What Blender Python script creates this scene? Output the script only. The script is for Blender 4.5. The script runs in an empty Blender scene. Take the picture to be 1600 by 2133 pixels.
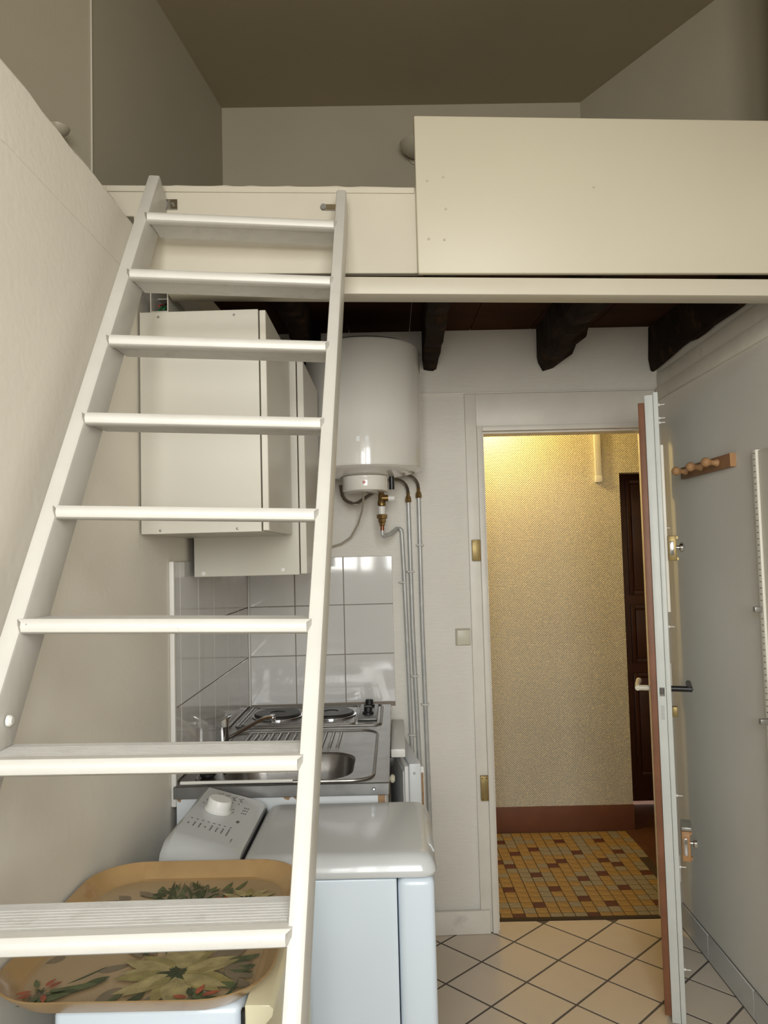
import bpy, bmesh, math, random
from mathutils import Vector, Matrix
random.seed(7)
R = math.radians
sc = bpy.context.scene
C = sc.collection

# ------------------------------------------------------------------ camera
CAM_H = 1.51
cam_d = bpy.data.cameras.new('camera')
cam = bpy.data.objects.new('camera', cam_d); C.objects.link(cam)
yaw, pitch, roll = R(-0.6874), R(3.1967), R(-1.4923)
cf = Vector((math.sin(yaw)*math.cos(pitch), math.cos(yaw)*math.cos(pitch), math.sin(pitch)))
cr0 = Vector((math.cos(yaw), -math.sin(yaw), 0)); cu0 = cr0.cross(cf)
cr = math.cos(roll)*cr0 + math.sin(roll)*cu0
cu = -math.sin(roll)*cr0 + math.cos(roll)*cu0
cam.matrix_world = Matrix(((cr.x, cu.x, -cf.x, 0), (cr.y, cu.y, -cf.y, 0), (cr.z, cu.z, -cf.z, CAM_H), (0, 0, 0, 1)))
cam_d.sensor_fit = 'HORIZONTAL'; cam_d.sensor_width = 36.0
cam_d.lens = 36.0*1607.8/1600.0
cam_d.clip_start = 0.02
sc.camera = cam

# ------------------------------------------------------------------ world, light, exposure
wd = bpy.data.worlds.new('world'); sc.world = wd; wd.use_nodes = True
wd.node_tree.nodes['Background'].inputs[0].default_value = (0.55, 0.62, 0.72, 1)
wd.node_tree.nodes['Background'].inputs[1].default_value = 0.35
sc.view_settings.view_transform = 'Standard'; sc.view_settings.look = 'None'
sc.view_settings.exposure = -0.24; sc.view_settings.gamma = 1.0; sc.view_settings.use_curve_mapping = False
WIN_Y = -1.00; WX0, WX1, WZ0, WZ1 = -0.50, 0.72, 1.28, 2.68
def area(name, loc, sx, sy, tilt, power, col, spread=180):
    l = bpy.data.lights.new(name, 'AREA'); l.shape = 'RECTANGLE'; l.size = sx; l.size_y = sy
    l.energy = power; l.color = col; l.spread = R(spread)
    o = bpy.data.objects.new(name, l); C.objects.link(o); o.location = loc
    o.rotation_euler = (R(90+tilt), 0, 0)      # faces +y, tilt>0 looks up
    return o
for xx in (WX0+0.305, WX1-0.305):                # daylight entering by the two casements
    area('window_skylight', (xx, WIN_Y+0.06, (WZ0+WZ1)/2), 0.47, WZ1-WZ0-0.14, -16, 16.0, (0.83, 0.93, 1.0), 128)
    area('window_street_bounce', (xx, WIN_Y+0.06, (WZ0+WZ1)/2), 0.47, WZ1-WZ0-0.14, 18, 11.0, (1.0, 0.81, 0.54), 150)

# ------------------------------------------------------------------ helpers
BW = R(1.744)
def bw(x, off, z):                             # point on the back wall at x, off metres out into the room
    y = 3.17 + x*math.tan(BW)
    return Vector((x + off*math.sin(BW), y - off*math.cos(BW), z))
LY = R(4.7)
def lf(s, off, z):                             # point along the loft front
    return Vector((-0.607 + s*math.cos(LY) + off*math.sin(LY), 1.80 + s*math.sin(LY) - off*math.cos(LY), z))

class MB:
    def __init__(s): s.v = []; s.f = []; s.m = []; s.mi = 0
    def add(s, vs, fs):
        n = len(s.v); s.v += [Vector(p) for p in vs]
        for f in fs: s.f.append([n+i for i in f]); s.m.append(s.mi)
        return s
    def hexa(s, p):                            # 8 points: bottom ring 4, top ring 4
        return s.add(p, [(3,2,1,0),(4,5,6,7),(0,1,5,4),(1,2,6,5),(2,3,7,6),(3,0,4,7)])
    def box(s, a, b):
        x0,y0,z0 = a; x1,y1,z1 = b
        return s.hexa([(x0,y0,z0),(x1,y0,z0),(x1,y1,z0),(x0,y1,z0),(x0,y0,z1),(x1,y0,z1),(x1,y1,z1),(x0,y1,z1)])
    def fbox(s, fn, a, b):                     # box in the coordinates of fn(u, v, z)
        x0,y0,z0 = a; x1,y1,z1 = b
        return s.hexa([fn(x0,y0,z0),fn(x1,y0,z0),fn(x1,y1,z0),fn(x0,y1,z0),fn(x0,y0,z1),fn(x1,y0,z1),fn(x1,y1,z1),fn(x0,y1,z1)])
    def prism(s, poly, fn, h0, h1):            # polygon (a,b) swept h0..h1 through fn(a,b,h)
        n = len(poly)
        vs = [fn(a,b,h0) for a,b in poly] + [fn(a,b,h1) for a,b in poly]
        fs = [tuple(range(n-1,-1,-1)), tuple(range(n,2*n))] + [(i,(i+1)%n,n+(i+1)%n,n+i) for i in range(n)]
        return s.add(vs, fs)
    def tube(s, pts, r, n=10, cap=True):
        pts = [Vector(p) for p in pts]; rr = r if isinstance(r, (list, tuple)) else [r]*len(pts)
        vs = []; up = None
        for i, p in enumerate(pts):
            d = (pts[min(i+1,len(pts)-1)] - pts[max(i-1,0)]).normalized()
            if up is None:
                up = Vector((0,0,1)) if abs(d.z) < 0.9 else Vector((1,0,0))
            a = d.cross(up).normalized(); b = a.cross(d).normalized(); up = b
            for k in range(n):
                t = 2*math.pi*k/n; vs.append(p + rr[i]*(math.cos(t)*a + math.sin(t)*b))
        fs = []
        for i in range(len(pts)-1):
            for k in range(n):
                fs.append((i*n+k, i*n+(k+1)%n, (i+1)*n+(k+1)%n, (i+1)*n+k))
        if cap: fs += [tuple(range(n-1,-1,-1)), tuple(range((len(pts)-1)*n, len(pts)*n))]
        return s.add(vs, fs)
    def lathe(s, prof, c, ax=(0,0,1), n=32):   # profile of (radius, height along the axis)
        ax = Vector(ax).normalized(); c = Vector(c)
        a = ax.orthogonal().normalized(); b = ax.cross(a)
        vs = []
        for r, h in prof:
            for k in range(n):
                t = 2*math.pi*k/n; vs.append(c + ax*h + max(r,1e-5)*(math.cos(t)*a + math.sin(t)*b))
        fs = []
        for i in range(len(prof)-1):
            for k in range(n): fs.append((i*n+k, i*n+(k+1)%n, (i+1)*n+(k+1)%n, (i+1)*n+k))
        fs += [tuple(range(n-1,-1,-1)), tuple(range((len(prof)-1)*n, len(prof)*n))]
        return s.add(vs, fs)

BASE = {}
def finish(mesh, mb, off, bevel, seg, smooth):
    bm = bmesh.new()
    vs = [bm.verts.new(p - off) for p in mb.v]
    for f, mi in zip(mb.f, mb.m):
        try: fa = bm.faces.new([vs[i] for i in f]); fa.material_index = mi
        except ValueError: pass
    bmesh.ops.recalc_face_normals(bm, faces=bm.faces)
    if bevel:
        ed = [e for e in bm.edges if len(e.link_faces) == 2 and e.calc_face_angle(0) > R(35)]
        bmesh.ops.bevel(bm, geom=ed, offset=bevel, segments=seg, affect='EDGES', profile=0.5, clamp_overlap=True)
    for f in bm.faces: f.smooth = smooth
    bm.to_mesh(mesh); bm.free()
    if smooth:
        try: mesh.set_sharp_from_angle(angle=R(38))
        except Exception: pass
def obj(name, mb, mats, parent=None, bevel=0, seg=2, smooth=None, label=None):
    if smooth is None: smooth = bool(bevel)
    me = bpy.data.meshes.new(name)
    if parent is None:
        xs = [p.x for p in mb.v]; ys = [p.y for p in mb.v]; zs = [p.z for p in mb.v]
        off = Vector(((min(xs)+max(xs))/2, (min(ys)+max(ys))/2, min(zs)))
    else: off = BASE[parent.name]
    finish(me, mb, off, bevel, seg, smooth)
    for m in (mats if isinstance(mats, (list, tuple)) else [mats]): me.materials.append(m)
    o = bpy.data.objects.new(name, me); C.objects.link(o)
    if parent is None: o.location = off
    else: o.parent = parent
    BASE[o.name] = off
    if label: o['label'] = label
    return o
def thing(name, label, cat, loc, group=None, kind=None):
    o = bpy.data.objects.new(name, None); C.objects.link(o); o.location = loc; o.empty_display_size = 0.05
    BASE[o.name] = Vector(loc)
    return tag(o, label, cat, group, kind)
def tag(o, label, cat=None, group=None, kind=None):
    o['label'] = label
    if cat: o['category'] = cat
    if group: o['group'] = group
    if kind: o['kind'] = kind
    return o

# ------------------------------------------------------------------ materials
def mat(name, col, rough=0.6, metal=0.0, var=0.0, vscale=6.0, bump=None, chips=None, coat=0.0, spec=0.5, grime=None):
    m = bpy.data.materials.new(name); m.use_nodes = True; nt = m.node_tree; N = nt.nodes; L = nt.links
    b = N['Principled BSDF']
    b.inputs['Roughness'].default_value = rough; b.inputs['Metallic'].default_value = metal
    b.inputs['Coat Weight'].default_value = coat; b.inputs['Specular IOR Level'].default_value = spec
    b.inputs['Base Color'].default_value = (*col, 1)
    tc = N.new('ShaderNodeTexCoord'); co = tc.outputs['Object']
    cur = None
    def mixc(fac, a, bcol):
        x = N.new('ShaderNodeMix'); x.data_type = 'RGBA'
        L.new(fac, x.inputs[0])
        if hasattr(a, 'links'): L.new(a, x.inputs[6])
        else: x.inputs[6].default_value = (*a, 1)
        x.inputs[7].default_value = (*bcol, 1)
        return x.outputs[2]
    def noise(scale, detail=4, rg=0.5):
        n = N.new('ShaderNodeTexNoise'); n.inputs['Scale'].default_value = scale; n.inputs['Detail'].default_value = detail
        n.inputs['Roughness'].default_value = rg; L.new(co, n.inputs['Vector']); return n.outputs['Fac']
    def ramp(f, a, b_):
        r = N.new('ShaderNodeMapRange'); r.inputs[1].default_value = a; r.inputs[2].default_value = b_
        L.new(f, r.inputs[0]); return r.outputs[0]
    if var:
        cur = mixc(ramp(noise(vscale), 0.3, 0.7), tuple(c*(1-var) for c in col), tuple(min(1, c*(1+var*0.5)) for c in col))
    if grime:                                   # (colour, noise scale, low, high)
        cur = mixc(ramp(noise(grime[1], 6, 0.65), grime[2], grime[3]), cur if cur is not None else col, grime[0])
    if chips:                                   # worn specks of another colour
        cur = mixc(ramp(noise(chips[1], 3, 0.7), chips[2], chips[2]+0.02), cur if cur is not None else col, chips[0])
    if cur is not None: L.new(cur, b.inputs['Base Color'])
    if bump:
        kind, scale, stren = bump[:3]
        if kind == 'noise': f = noise(scale, 5, 0.6)
        elif kind == 'weave':                   # two crossed diagonal waves
            fs = []
            for rot in bump[3]:
                mp = N.new('ShaderNodeMapping'); mp.inputs['Rotation'].default_value = rot
                L.new(co, mp.inputs['Vector'])
                w = N.new('ShaderNodeTexWave'); w.inputs['Scale'].default_value = scale
                w.inputs['Distortion'].default_value = 0.6; w.inputs['Detail'].default_value = 1
                L.new(mp.outputs[0], w.inputs['Vector']); fs.append(w.outputs['Fac'])
            f = fs[0]
            for g in fs[1:]:
                a = N.new('ShaderNodeMath'); a.operation = 'MULTIPLY'; L.new(f, a.inputs[0]); L.new(g, a.inputs[1]); f = a.outputs[0]
        elif kind == 'rib':
            w = N.new('ShaderNodeTexWave'); w.bands_direction = bump[3]; w.inputs['Scale'].default_value = scale
            w.inputs['Distortion'].default_value = bump[4] if len(bump) > 4 else 0.3; w.inputs['Detail'].default_value = 2
            L.new(co, w.inputs['Vector']); f = w.outputs['Fac']
        bp = N.new('ShaderNodeBump'); bp.inputs['Strength'].default_value = stren; bp.inputs['Distance'].default_value = 0.004
        L.new(f, bp.inputs['Height']); L.new(bp.outputs[0], b.inputs['Normal'])
    return m
def emis(name, col, st):
    m = bpy.data.materials.new(name); m.use_nodes = True
    b = m.node_tree.nodes['Principled BSDF']; b.inputs['Base Color'].default_value = (*col, 1)
    b.inputs['Emission Color'].default_value = (*col, 1); b.inputs['Emission Strength'].default_value = st
    return m
M = {}
W_BACK = ((0, 0, R(0)), )
M['paper_left'] = mat('embossed wallpaper, left wall', (0.86, 0.81, 0.72), 0.65, var=0.05, vscale=2.5, bump=('weave', 55, 0.35, [(R(40), 0, 0), (R(-50), 0, 0)]))
M['paper_back'] = mat('ribbed white wallpaper', (0.82, 0.785, 0.715), 0.6, var=0.06, vscale=3, bump=('rib', 60, 0.22, 'Z', 0.4))
M['paper_right'] = mat('white painted wallpaper', (0.78, 0.75, 0.69), 0.6, var=0.05, vscale=2, bump=('noise', 180, 0.15))
M['upper'] = mat('aged cream paint', (0.43, 0.39, 0.30), 0.75, var=0.05, vscale=2, bump=('noise', 90, 0.12))  # weak warm light of the upper walls is put into this colour
M['ceil'] = mat('aged ceiling paint', (0.31, 0.26, 0.165), 0.85, var=0.05, vscale=1.5)  # gloom of the ceiling, which gets only bounced light, is put into this brown
M['paint'] = mat('white gloss paint', (0.80, 0.785, 0.745), 0.38, var=0.04, vscale=8, bump=('noise', 40, 0.10))
M['casing'] = mat('scuffed white door paint', (0.82, 0.78, 0.70), 0.42, var=0.06, vscale=9, bump=('noise', 50, 0.12), grime=((0.50, 0.48, 0.45), 5, 0.62, 0.85))
M['ladder'] = mat('worn white ladder paint', (0.64, 0.615, 0.57), 0.40, var=0.05, vscale=14, bump=('noise', 60, 0.14), grime=((0.62, 0.60, 0.55), 16, 0.62, 0.8), chips=((0.30, 0.25, 0.19), 34, 0.735))
M['tread'] = mat('worn white tread top', (0.66, 0.645, 0.615), 0.5, var=0.06, vscale=25, bump=('noise', 90, 0.2), grime=((0.52, 0.50, 0.46), 22, 0.55, 0.75))
M['board'] = mat('cream painted board', (0.55, 0.505, 0.395), 0.45, var=0.03, vscale=2)
M['beamw'] = mat('cream painted beam', (0.56, 0.515, 0.42), 0.45, var=0.04, vscale=5)
M['oldwood'] = mat('very dark old timber', (0.022, 0.012, 0.006), 0.9, spec=0.15, var=0.5, vscale=9, bump=('noise', 30, 0.8), grime=((0.075, 0.035, 0.014), 14, 0.55, 0.75))
M['deck'] = mat('dark brown boarding', (0.055, 0.020, 0.006), 0.9, var=0.25, vscale=5, spec=0.15)
M['lam'] = mat('white laminate', (0.60, 0.57, 0.495), 0.35, var=0.02)
M['lamedge'] = mat('cream door laminate', (0.63, 0.59, 0.51), 0.32)
M['screw'] = mat('grey screw head', (0.24, 0.23, 0.21), 0.4, 0.7)
M['cap'] = mat('white plastic cap', (0.82, 0.80, 0.76), 0.35)
M['enamel'] = mat('white heater enamel', (0.80, 0.77, 0.71), 0.16, coat=0.4)
M['plast'] = mat('white plastic', (0.80, 0.79, 0.765), 0.35)
M['black'] = mat('black plastic', (0.010, 0.010, 0.011), 0.35)
M['red'] = mat('red pilot light', (0.45, 0.02, 0.02), 0.3)
M['brass'] = mat('tarnished brass fitting', (0.30, 0.19, 0.07), 0.38, 0.85, var=0.3, vscale=60)
M['brassp'] = mat('brass plate', (0.34, 0.25, 0.10), 0.42, 0.55, var=0.15, vscale=40)
M['copper'] = mat('copper pipe', (0.30, 0.11, 0.06), 0.4, 0.8)
M['braid'] = mat('braided steel hose', (0.30, 0.26, 0.21), 0.38, 0.9, bump=('rib', 150, 0.6, 'Z'))
M['pipe'] = mat('grey painted pipe', (0.56, 0.57, 0.56), 0.38, 0.25, var=0.12, vscale=25)
M['cable'] = mat('beige cable sheath', (0.46, 0.40, 0.32), 0.5)
M['tile'] = mat('glazed white wall tile', (0.72, 0.705, 0.685), 0.07, var=0.02, vscale=3, coat=0.3, bump=('noise', 5, 0.05))
M['grout'] = mat('brown grey grout', (0.30, 0.25, 0.20), 0.9)
M['steel'] = mat('brushed stainless steel', (0.27, 0.255, 0.24), 0.30, 0.95, var=0.16, vscale=18, bump=('noise', 120, 0.05))
M['steeld'] = mat('dull stainless edge', (0.27, 0.265, 0.26), 0.42, 0.8, var=0.15, vscale=20)
M['chrome'] = mat('chrome', (0.62, 0.63, 0.65), 0.12, 1.0)
M['iron'] = mat('dark cast iron hotplate', (0.035, 0.030, 0.027), 0.42, 0.4, var=0.2, vscale=30)
M['rust'] = mat('bare chipboard edge', (0.38, 0.23, 0.12), 0.8, var=0.25, vscale=60)
M['appl'] = mat('white appliance enamel', (0.64, 0.71, 0.785), 0.30, coat=0.15)  # bluish because the sky's reflection is put into the enamel colour
M['appl2'] = mat('white painted panel', (0.72, 0.745, 0.765), 0.35)
M['appltop'] = mat('light grey white appliance plastic', (0.56, 0.57, 0.575), 0.24, coat=0.2)  # darkened: the shade on the machine's top is put into this colour
M['print'] = mat('grey printed marks', (0.12, 0.12, 0.12), 0.5)
M['yel'] = mat('yellowed fridge plastic', (0.72, 0.66, 0.46), 0.28)
M['tray'] = mat('amber lacquered tray', (0.42, 0.265, 0.115), 0.30, var=0.16, vscale=9, coat=0.25, grime=((0.30, 0.14, 0.045), 12, 0.58, 0.8))
M['traybed'] = mat('tan tray bed', (0.40, 0.285, 0.16), 0.32, var=0.10, vscale=7, coat=0.25)
M['gd'] = mat('dark green leaf print', (0.045, 0.062, 0.022), 0.4, var=0.4, vscale=60)
M['gm'] = mat('mid green leaf print', (0.10, 0.125, 0.050), 0.4, var=0.4, vscale=60)
M['pet'] = mat('pale yellow petal print', (0.40, 0.33, 0.15), 0.4, var=0.35, vscale=50)
M['pet2'] = mat('olive petal print', (0.30, 0.25, 0.09), 0.4, var=0.3, vscale=50)
M['tau'] = mat('taupe shadow leaf print', (0.20, 0.155, 0.10), 0.4, var=0.15, vscale=50)
M['rp'] = mat('red flower print', (0.36, 0.085, 0.040), 0.4, var=0.4, vscale=70)
M['ftile'] = mat('pale beige floor tile', (0.67, 0.575, 0.47), 0.33, var=0.05, vscale=5, grime=((0.42, 0.34, 0.25), 7, 0.66, 0.9))
M['fgrout'] = mat('dark floor grout', (0.12, 0.10, 0.085), 0.9)
M['stile'] = mat('grey white skirting tile', (0.60, 0.60, 0.585), 0.22, var=0.05, vscale=6)
M['my'] = mat('ochre mosaic tile', (0.38, 0.24, 0.085), 0.5, var=0.3, vscale=30)
M['mg'] = mat('speckled grey mosaic tile', (0.31, 0.27, 0.20), 0.5, var=0.3, vscale=60)
M['mb'] = mat('oxblood mosaic tile', (0.115, 0.030, 0.018), 0.5, var=0.3, vscale=30)
M['mgr'] = mat('dark mosaic joint', (0.055, 0.035, 0.02), 0.9)
M['hfloor'] = mat('worn red brown hall floor', (0.14, 0.055, 0.028), 0.55, var=0.4, vscale=8)
M['hallpaper'] = mat('woven cream hall wallpaper', (0.74, 0.68, 0.55), 0.6, var=0.06, vscale=3, bump=('weave', 36, 0.9, [(0, R(42), 0), (0, R(-48), 0)]))
M['hallbrown'] = mat('brown painted skirting', (0.185, 0.070, 0.038), 0.5, var=0.12, vscale=8, chips=((0.5, 0.4, 0.3), 22, 0.76))
M['walldk'] = mat('plain plaster', (0.62, 0.58, 0.50), 0.8)
M['doorbrown'] = mat('red brown door edge', (0.24, 0.098, 0.048), 0.5, var=0.2, vscale=12)
M['doorw'] = mat('pale grey green door edge', (0.70, 0.72, 0.69), 0.42, var=0.06, vscale=10, bump=('noise', 40, 0.15))
M['hdoor'] = mat('dark mahogany door', (0.080, 0.022, 0.008), 0.45, var=0.25, vscale=6)
M['wood'] = mat('pine peg wood', (0.50, 0.27, 0.12), 0.5, var=0.25, vscale=20, bump=('rib', 30, 0.1, 'Z'))
M['woodb'] = mat('stained rack board', (0.30, 0.145, 0.065), 0.5, var=0.25, vscale=20)
M['panelw'] = mat('white melamine panel', (0.92, 0.88, 0.78), 0.4)
M['slot'] = mat('dark slot', (0.10, 0.085, 0.06), 0.7)
M['greym'] = mat('grey metal bracket', (0.36, 0.35, 0.32), 0.4, 0.6)
M['cream'] = mat('cream plastic plate', (0.66, 0.63, 0.50), 0.4)
M['glass'] = mat('frosted lamp glass', (0.44, 0.40, 0.31), 0.35)
M['bulb'] = emis('lit corridor lamp glass', (1.0, 0.78, 0.42), 6.0)
M['green'] = mat('green wire sheath', (0.02, 0.22, 0.06), 0.4)
M['caulk'] = mat('white silicone', (0.78, 0.76, 0.72), 0.5)

# ------------------------------------------------------------------ setting: floor
fl = thing('floor', 'pale beige square floor tiles laid diagonally with dark joints', 'floor', (0.25, 0.7, -0.06), kind='structure')
obj('floor_slab', MB().box((-0.75, -1.95, -0.06), (1.30, 3.255, -0.0012)), M['fgrout'], fl)
g0 = Vector((0.708, 3.089)); e1 = Vector((0.1418, 0.1418)); e2 = Vector((0.1418, -0.1418)); half = 0.5*0.957
def clip(poly, ax, lim, keep_less):
    out = []
    for i in range(len(poly)):
        a, b = poly[i], poly[(i+1) % len(poly)]
        ia = (a[ax] <= lim) == keep_less; ib = (b[ax] <= lim) == keep_less
        if ia: out.append(a)
        if ia != ib:
            t = (lim-a[ax])/(b[ax]-a[ax]); out.append(a + (b-a)*t)
    return out
def tile_mb(poly, z0, z1, inset=0.0006):
    c = sum(poly, Vector((0, 0)))/len(poly); n = len(poly)
    vs = [(p.x, p.y, z0) for p in poly] + [(p.x, p.y, z1-inset) for p in poly]
    for p in poly:
        d = (c-p); q = p + d.normalized()*inset*1.4; vs.append((q.x, q.y, z1))
    fs = [tuple(range(2*n, 3*n))]
    for k in range(2): fs += [(k*n+i, k*n+(i+1) % n, (k+1)*n+(i+1) % n, (k+1)*n+i) for i in range(n)]
    return MB().add(vs, fs)
full = None
for i in range(-24, 16):
    for j in range(-16, 24):
        c0 = g0 + (i+0.5)*e1 + (j+0.5)*e2
        poly = [c0+half*(-e1-e2), c0+half*(e1-e2), c0+half*(e1+e2), c0+half*(-e1+e2)]
        if c0.x < -0.9 or c0.x > 1.4 or c0.y < -2.1 or c0.y > 3.5: continue
        q = poly
        for ax, lim, kl in ((0, -0.606, False), (0, 1.105, True), (1, -1.79, False), (1, 3.252, True)):
            if len(q) >= 3: q = clip(q, ax, lim, kl)
        if len(q) < 3: continue
        ar = abs(sum(q[k].x*q[(k+1) % len(q)].y - q[(k+1) % len(q)].x*q[k].y for k in range(len(q))))/2
        if ar < 0.0012: continue
        if len(q) == 4 and ar > 0.0380:
            if full is None:
                full = bpy.data.meshes.new('floor_tile')
                finish(full, tile_mb([p-c0 for p in poly], -0.008, 0), Vector((0, 0, 0)), 0, 1, False); full.materials.append(M['ftile'])
            o = bpy.data.objects.new('floor_tile', full); C.objects.link(o); o.parent = fl
            o.location = Vector((c0.x, c0.y, 0)) - BASE[fl.name]
        else:
            obj('floor_tile', tile_mb(q, -0.008, 0), M['ftile'], fl)

# ------------------------------------------------------------------ setting: walls and ceilings
XL, XR, ZC, ZL = -0.607, 1.116, 3.412, 2.33
# left wall: thick, with a rough plaster ledge on top
mb = MB(); ys = [-1.90 + 0.06*k for k in range(87)]; rows = []
for y in ys:
    zz = ZL + random.uniform(-0.005, 0.004); rows.append([(-1.40, y, 0), (XL, y, 0), (XL, y, zz-0.012), (XL-0.008, y, zz), (-1.40, y, ZL)])
for r0 in rows: mb.v += [Vector(p) for p in r0]
for k in range(len(rows)-1):
    for q in range(4): mb.f.append([k*5+q, k*5+q+1, (k+1)*5+q+1, (k+1)*5+q]); mb.m.append(0)
mb.f += [[0, 1, 2, 3, 4], [(len(rows)-1)*5+q for q in range(4, -1, -1)]]; mb.m += [0, 0]
wl = obj('wall_left', mb, M['paper_left']); tag(wl, 'left wall in embossed off white paper with a rough ledge along its top', 'wall', kind='structure')
# upper walls around the loft
def wallpoly(name, pts, thick, z0, z1, m, label):
    mb = MB(); P = [Vector(p) for p in pts]; O = []
    for i, p in enumerate(P):
        d = (P[min(i+1, len(P)-1)] - P[max(i-1, 0)]).normalized(); O.append(p + thick*Vector((-d.y, d.x)))
    for i in range(len(P)-1):
        a, b, c_, d_ = P[i], P[i+1], O[i+1], O[i]
        mb.hexa([(a.x, a.y, z0), (b.x, b.y, z0), (c_.x, c_.y, z0), (d_.x, d_.y, z0), (a.x, a.y, z1), (b.x, b.y, z1), (c_.x, c_.y, z1), (d_.x, d_.y, z1)])
    o = obj(name, mb, m); return tag(o, label, 'wall', kind='structure')
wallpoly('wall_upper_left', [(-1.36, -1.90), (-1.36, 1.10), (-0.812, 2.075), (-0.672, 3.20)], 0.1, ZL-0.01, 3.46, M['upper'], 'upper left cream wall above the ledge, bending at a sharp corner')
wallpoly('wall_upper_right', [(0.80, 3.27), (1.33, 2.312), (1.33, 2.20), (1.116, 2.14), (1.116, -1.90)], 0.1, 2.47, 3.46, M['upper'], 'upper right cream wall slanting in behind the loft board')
wr = obj('wall_right', MB().box((XR, -1.90, -0.03), (XR+0.25, 3.33, 2.47)), M['paper_right']); tag(wr, 'right wall in smooth white painted paper behind the open door', 'wall', kind='structure')
o = obj('trim_6', MB().tube([(-0.810, 2.073, ZL+0.005), (-0.810, 2.073, 2.8), (-0.811, 2.073, ZC-0.002)], 0.0030, 6), M['walldk']); tag(o, 'pale filler line down the corner of the upper left wall', 'trim', kind='structure')
obj('paper_border', MB().box((XL+0.0003, 0.2, 2.185), (XL+0.0010, 1.79, 2.312)), M['paper_left'], wl)
# back wall with the doorway (x 0.374..1.062, z 0..2.009)
mb = MB()
DX0, DX1, DZ = 0.374, 1.062, 2.009
f_ = lambda x, o, z: bw(x, -o, z)
mb.fbox(f_, (-0.78, 0, 0), (DX0, 0.08, DZ)); mb.fbox(f_, (DX1, 0, 0), (XR+0.02, 0.08, DZ)); mb.fbox(f_, (-0.78, 0, DZ), (XR+0.02, 0.08, 2.45))
wb = obj('wall_back', mb, M['paper_back']); tag(wb, 'back wall in white ribbed paper around the doorway', 'wall', kind='structure')
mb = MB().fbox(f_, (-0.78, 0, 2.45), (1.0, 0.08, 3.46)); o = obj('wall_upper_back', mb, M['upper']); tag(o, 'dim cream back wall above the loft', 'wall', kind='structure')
o = obj('ceiling', MB().box((-1.50, -1.95, ZC), (1.40, 3.30, ZC+0.08)), M['ceil']); tag(o, 'ceiling high above the loft, its dimness put into the colour', 'ceiling', kind='structure')
# near wall behind the camera with the tall window
mb = MB(); yn = WIN_Y
mb.box((-1.5, yn-0.12, -0.03), (WX0, yn, 3.46)); mb.box((WX1, yn-0.12, -0.03), (1.4, yn, 3.46))
mb.box((WX0, yn-0.12, -0.03), (WX1, yn, WZ0)); mb.box((WX0, yn-0.12, WZ1), (WX1, yn, 3.46))
o = obj('wall_near', mb, M['paper_right']); tag(o, 'window wall opposite the doorway', 'wall', kind='structure')
w1 = thing('window_1', 'tall two leaf window lighting the room', 'window', ((WX0+WX1)/2, yn-0.06, WZ0), kind='structure')
mb = MB(); t = 0.06
mb.box((WX0, yn-0.08, WZ0), (WX0+t, yn-0.03, WZ1)); mb.box((WX1-t, yn-0.08, WZ0), (WX1, yn-0.03, WZ1))
mb.box((WX0+t, yn-0.08, WZ0), (WX1-t, yn-0.03, WZ0+t)); mb.box((WX0+t, yn-0.08, WZ1-t), (WX1-t, yn-0.03, WZ1))
mb.box(((WX0+WX1)/2-0.06, yn-0.08, WZ0+t), ((WX0+WX1)/2+0.06, yn-0.03, WZ1-t)); obj('window_frame', mb, M['paint'], w1)

# wall tiles of the kitchenette corner
zt = [0.917, 1.112, 1.312, 1.508]; xt = [-0.602, -0.410, -0.211, -0.010]
gb = obj('grout_bed', MB().fbox(lambda x, o, z: bw(x, o, z), (-0.606, 0.0005, 0.90), (-0.0115, 0.003, 1.5065)), M['grout'], wb)
def walltile(fn, u0, u1, z0, z1, parent, thick=0.008, gap=0.0016):
    mb = MB(); u0 += gap; u1 -= gap; z0 += gap; z1 -= gap; i = 0.0012
    vs = [fn(u, 0.001, z) for u, z in ((u0, z0), (u1, z0), (u1, z1), (u0, z1))] + [fn(u, thick-i, z) for u, z in ((u0, z0), (u1, z0), (u1, z1), (u0, z1))]
    vs += [fn(u, thick, z) for u, z in ((u0+i, z0+i), (u1-i, z0+i), (u1-i, z1-i), (u0+i, z1-i))]
    mb.add(vs, [(0, 1, 5, 4), (1, 2, 6, 5), (2, 3, 7, 6), (3, 0, 4, 7), (4, 5, 9, 8), (5, 6, 10, 9), (6, 7, 11, 10), (7, 4, 8, 11), (8, 9, 10, 11)])
    return obj('wall_tile', mb, M['tile'], parent)
for a in range(3):
    for b in range(3): walltile(lambda x, o, z: bw(x, o, z), xt[a], xt[a+1], zt[b], zt[b+1], wb)
yt = [2.086, 2.15, 2.35, 2.55, 2.75, 2.95, 3.138]
obj('grout_bed', MB().box((XL+0.0005, 2.086, 0.90), (XL+0.003, 3.148, 1.5065)), M['grout'], wl)
for a in range(6):
    for b in range(3): walltile(lambda y, o, z: Vector((XL+o, y, z)), yt[a], yt[a+1], zt[b], zt[b+1], wl)
o = obj('trim_1', MB().box((XL+0.0005, 2.068, 0.86), (XL+0.014, 2.085, 1.508)), M['caulk'], bevel=0.003); tag(o, 'narrow white strip edging the left wall tiles', 'trim', kind='structure')
o = obj('trim_2', MB().box((XL+0.0085, 3.128, 0.917), (XL+0.016, 3.143, 1.508)), M['caulk'], bevel=0.002); tag(o, 'pale silicone bead in the corner between the wall tiles', 'trim', kind='structure')

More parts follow.
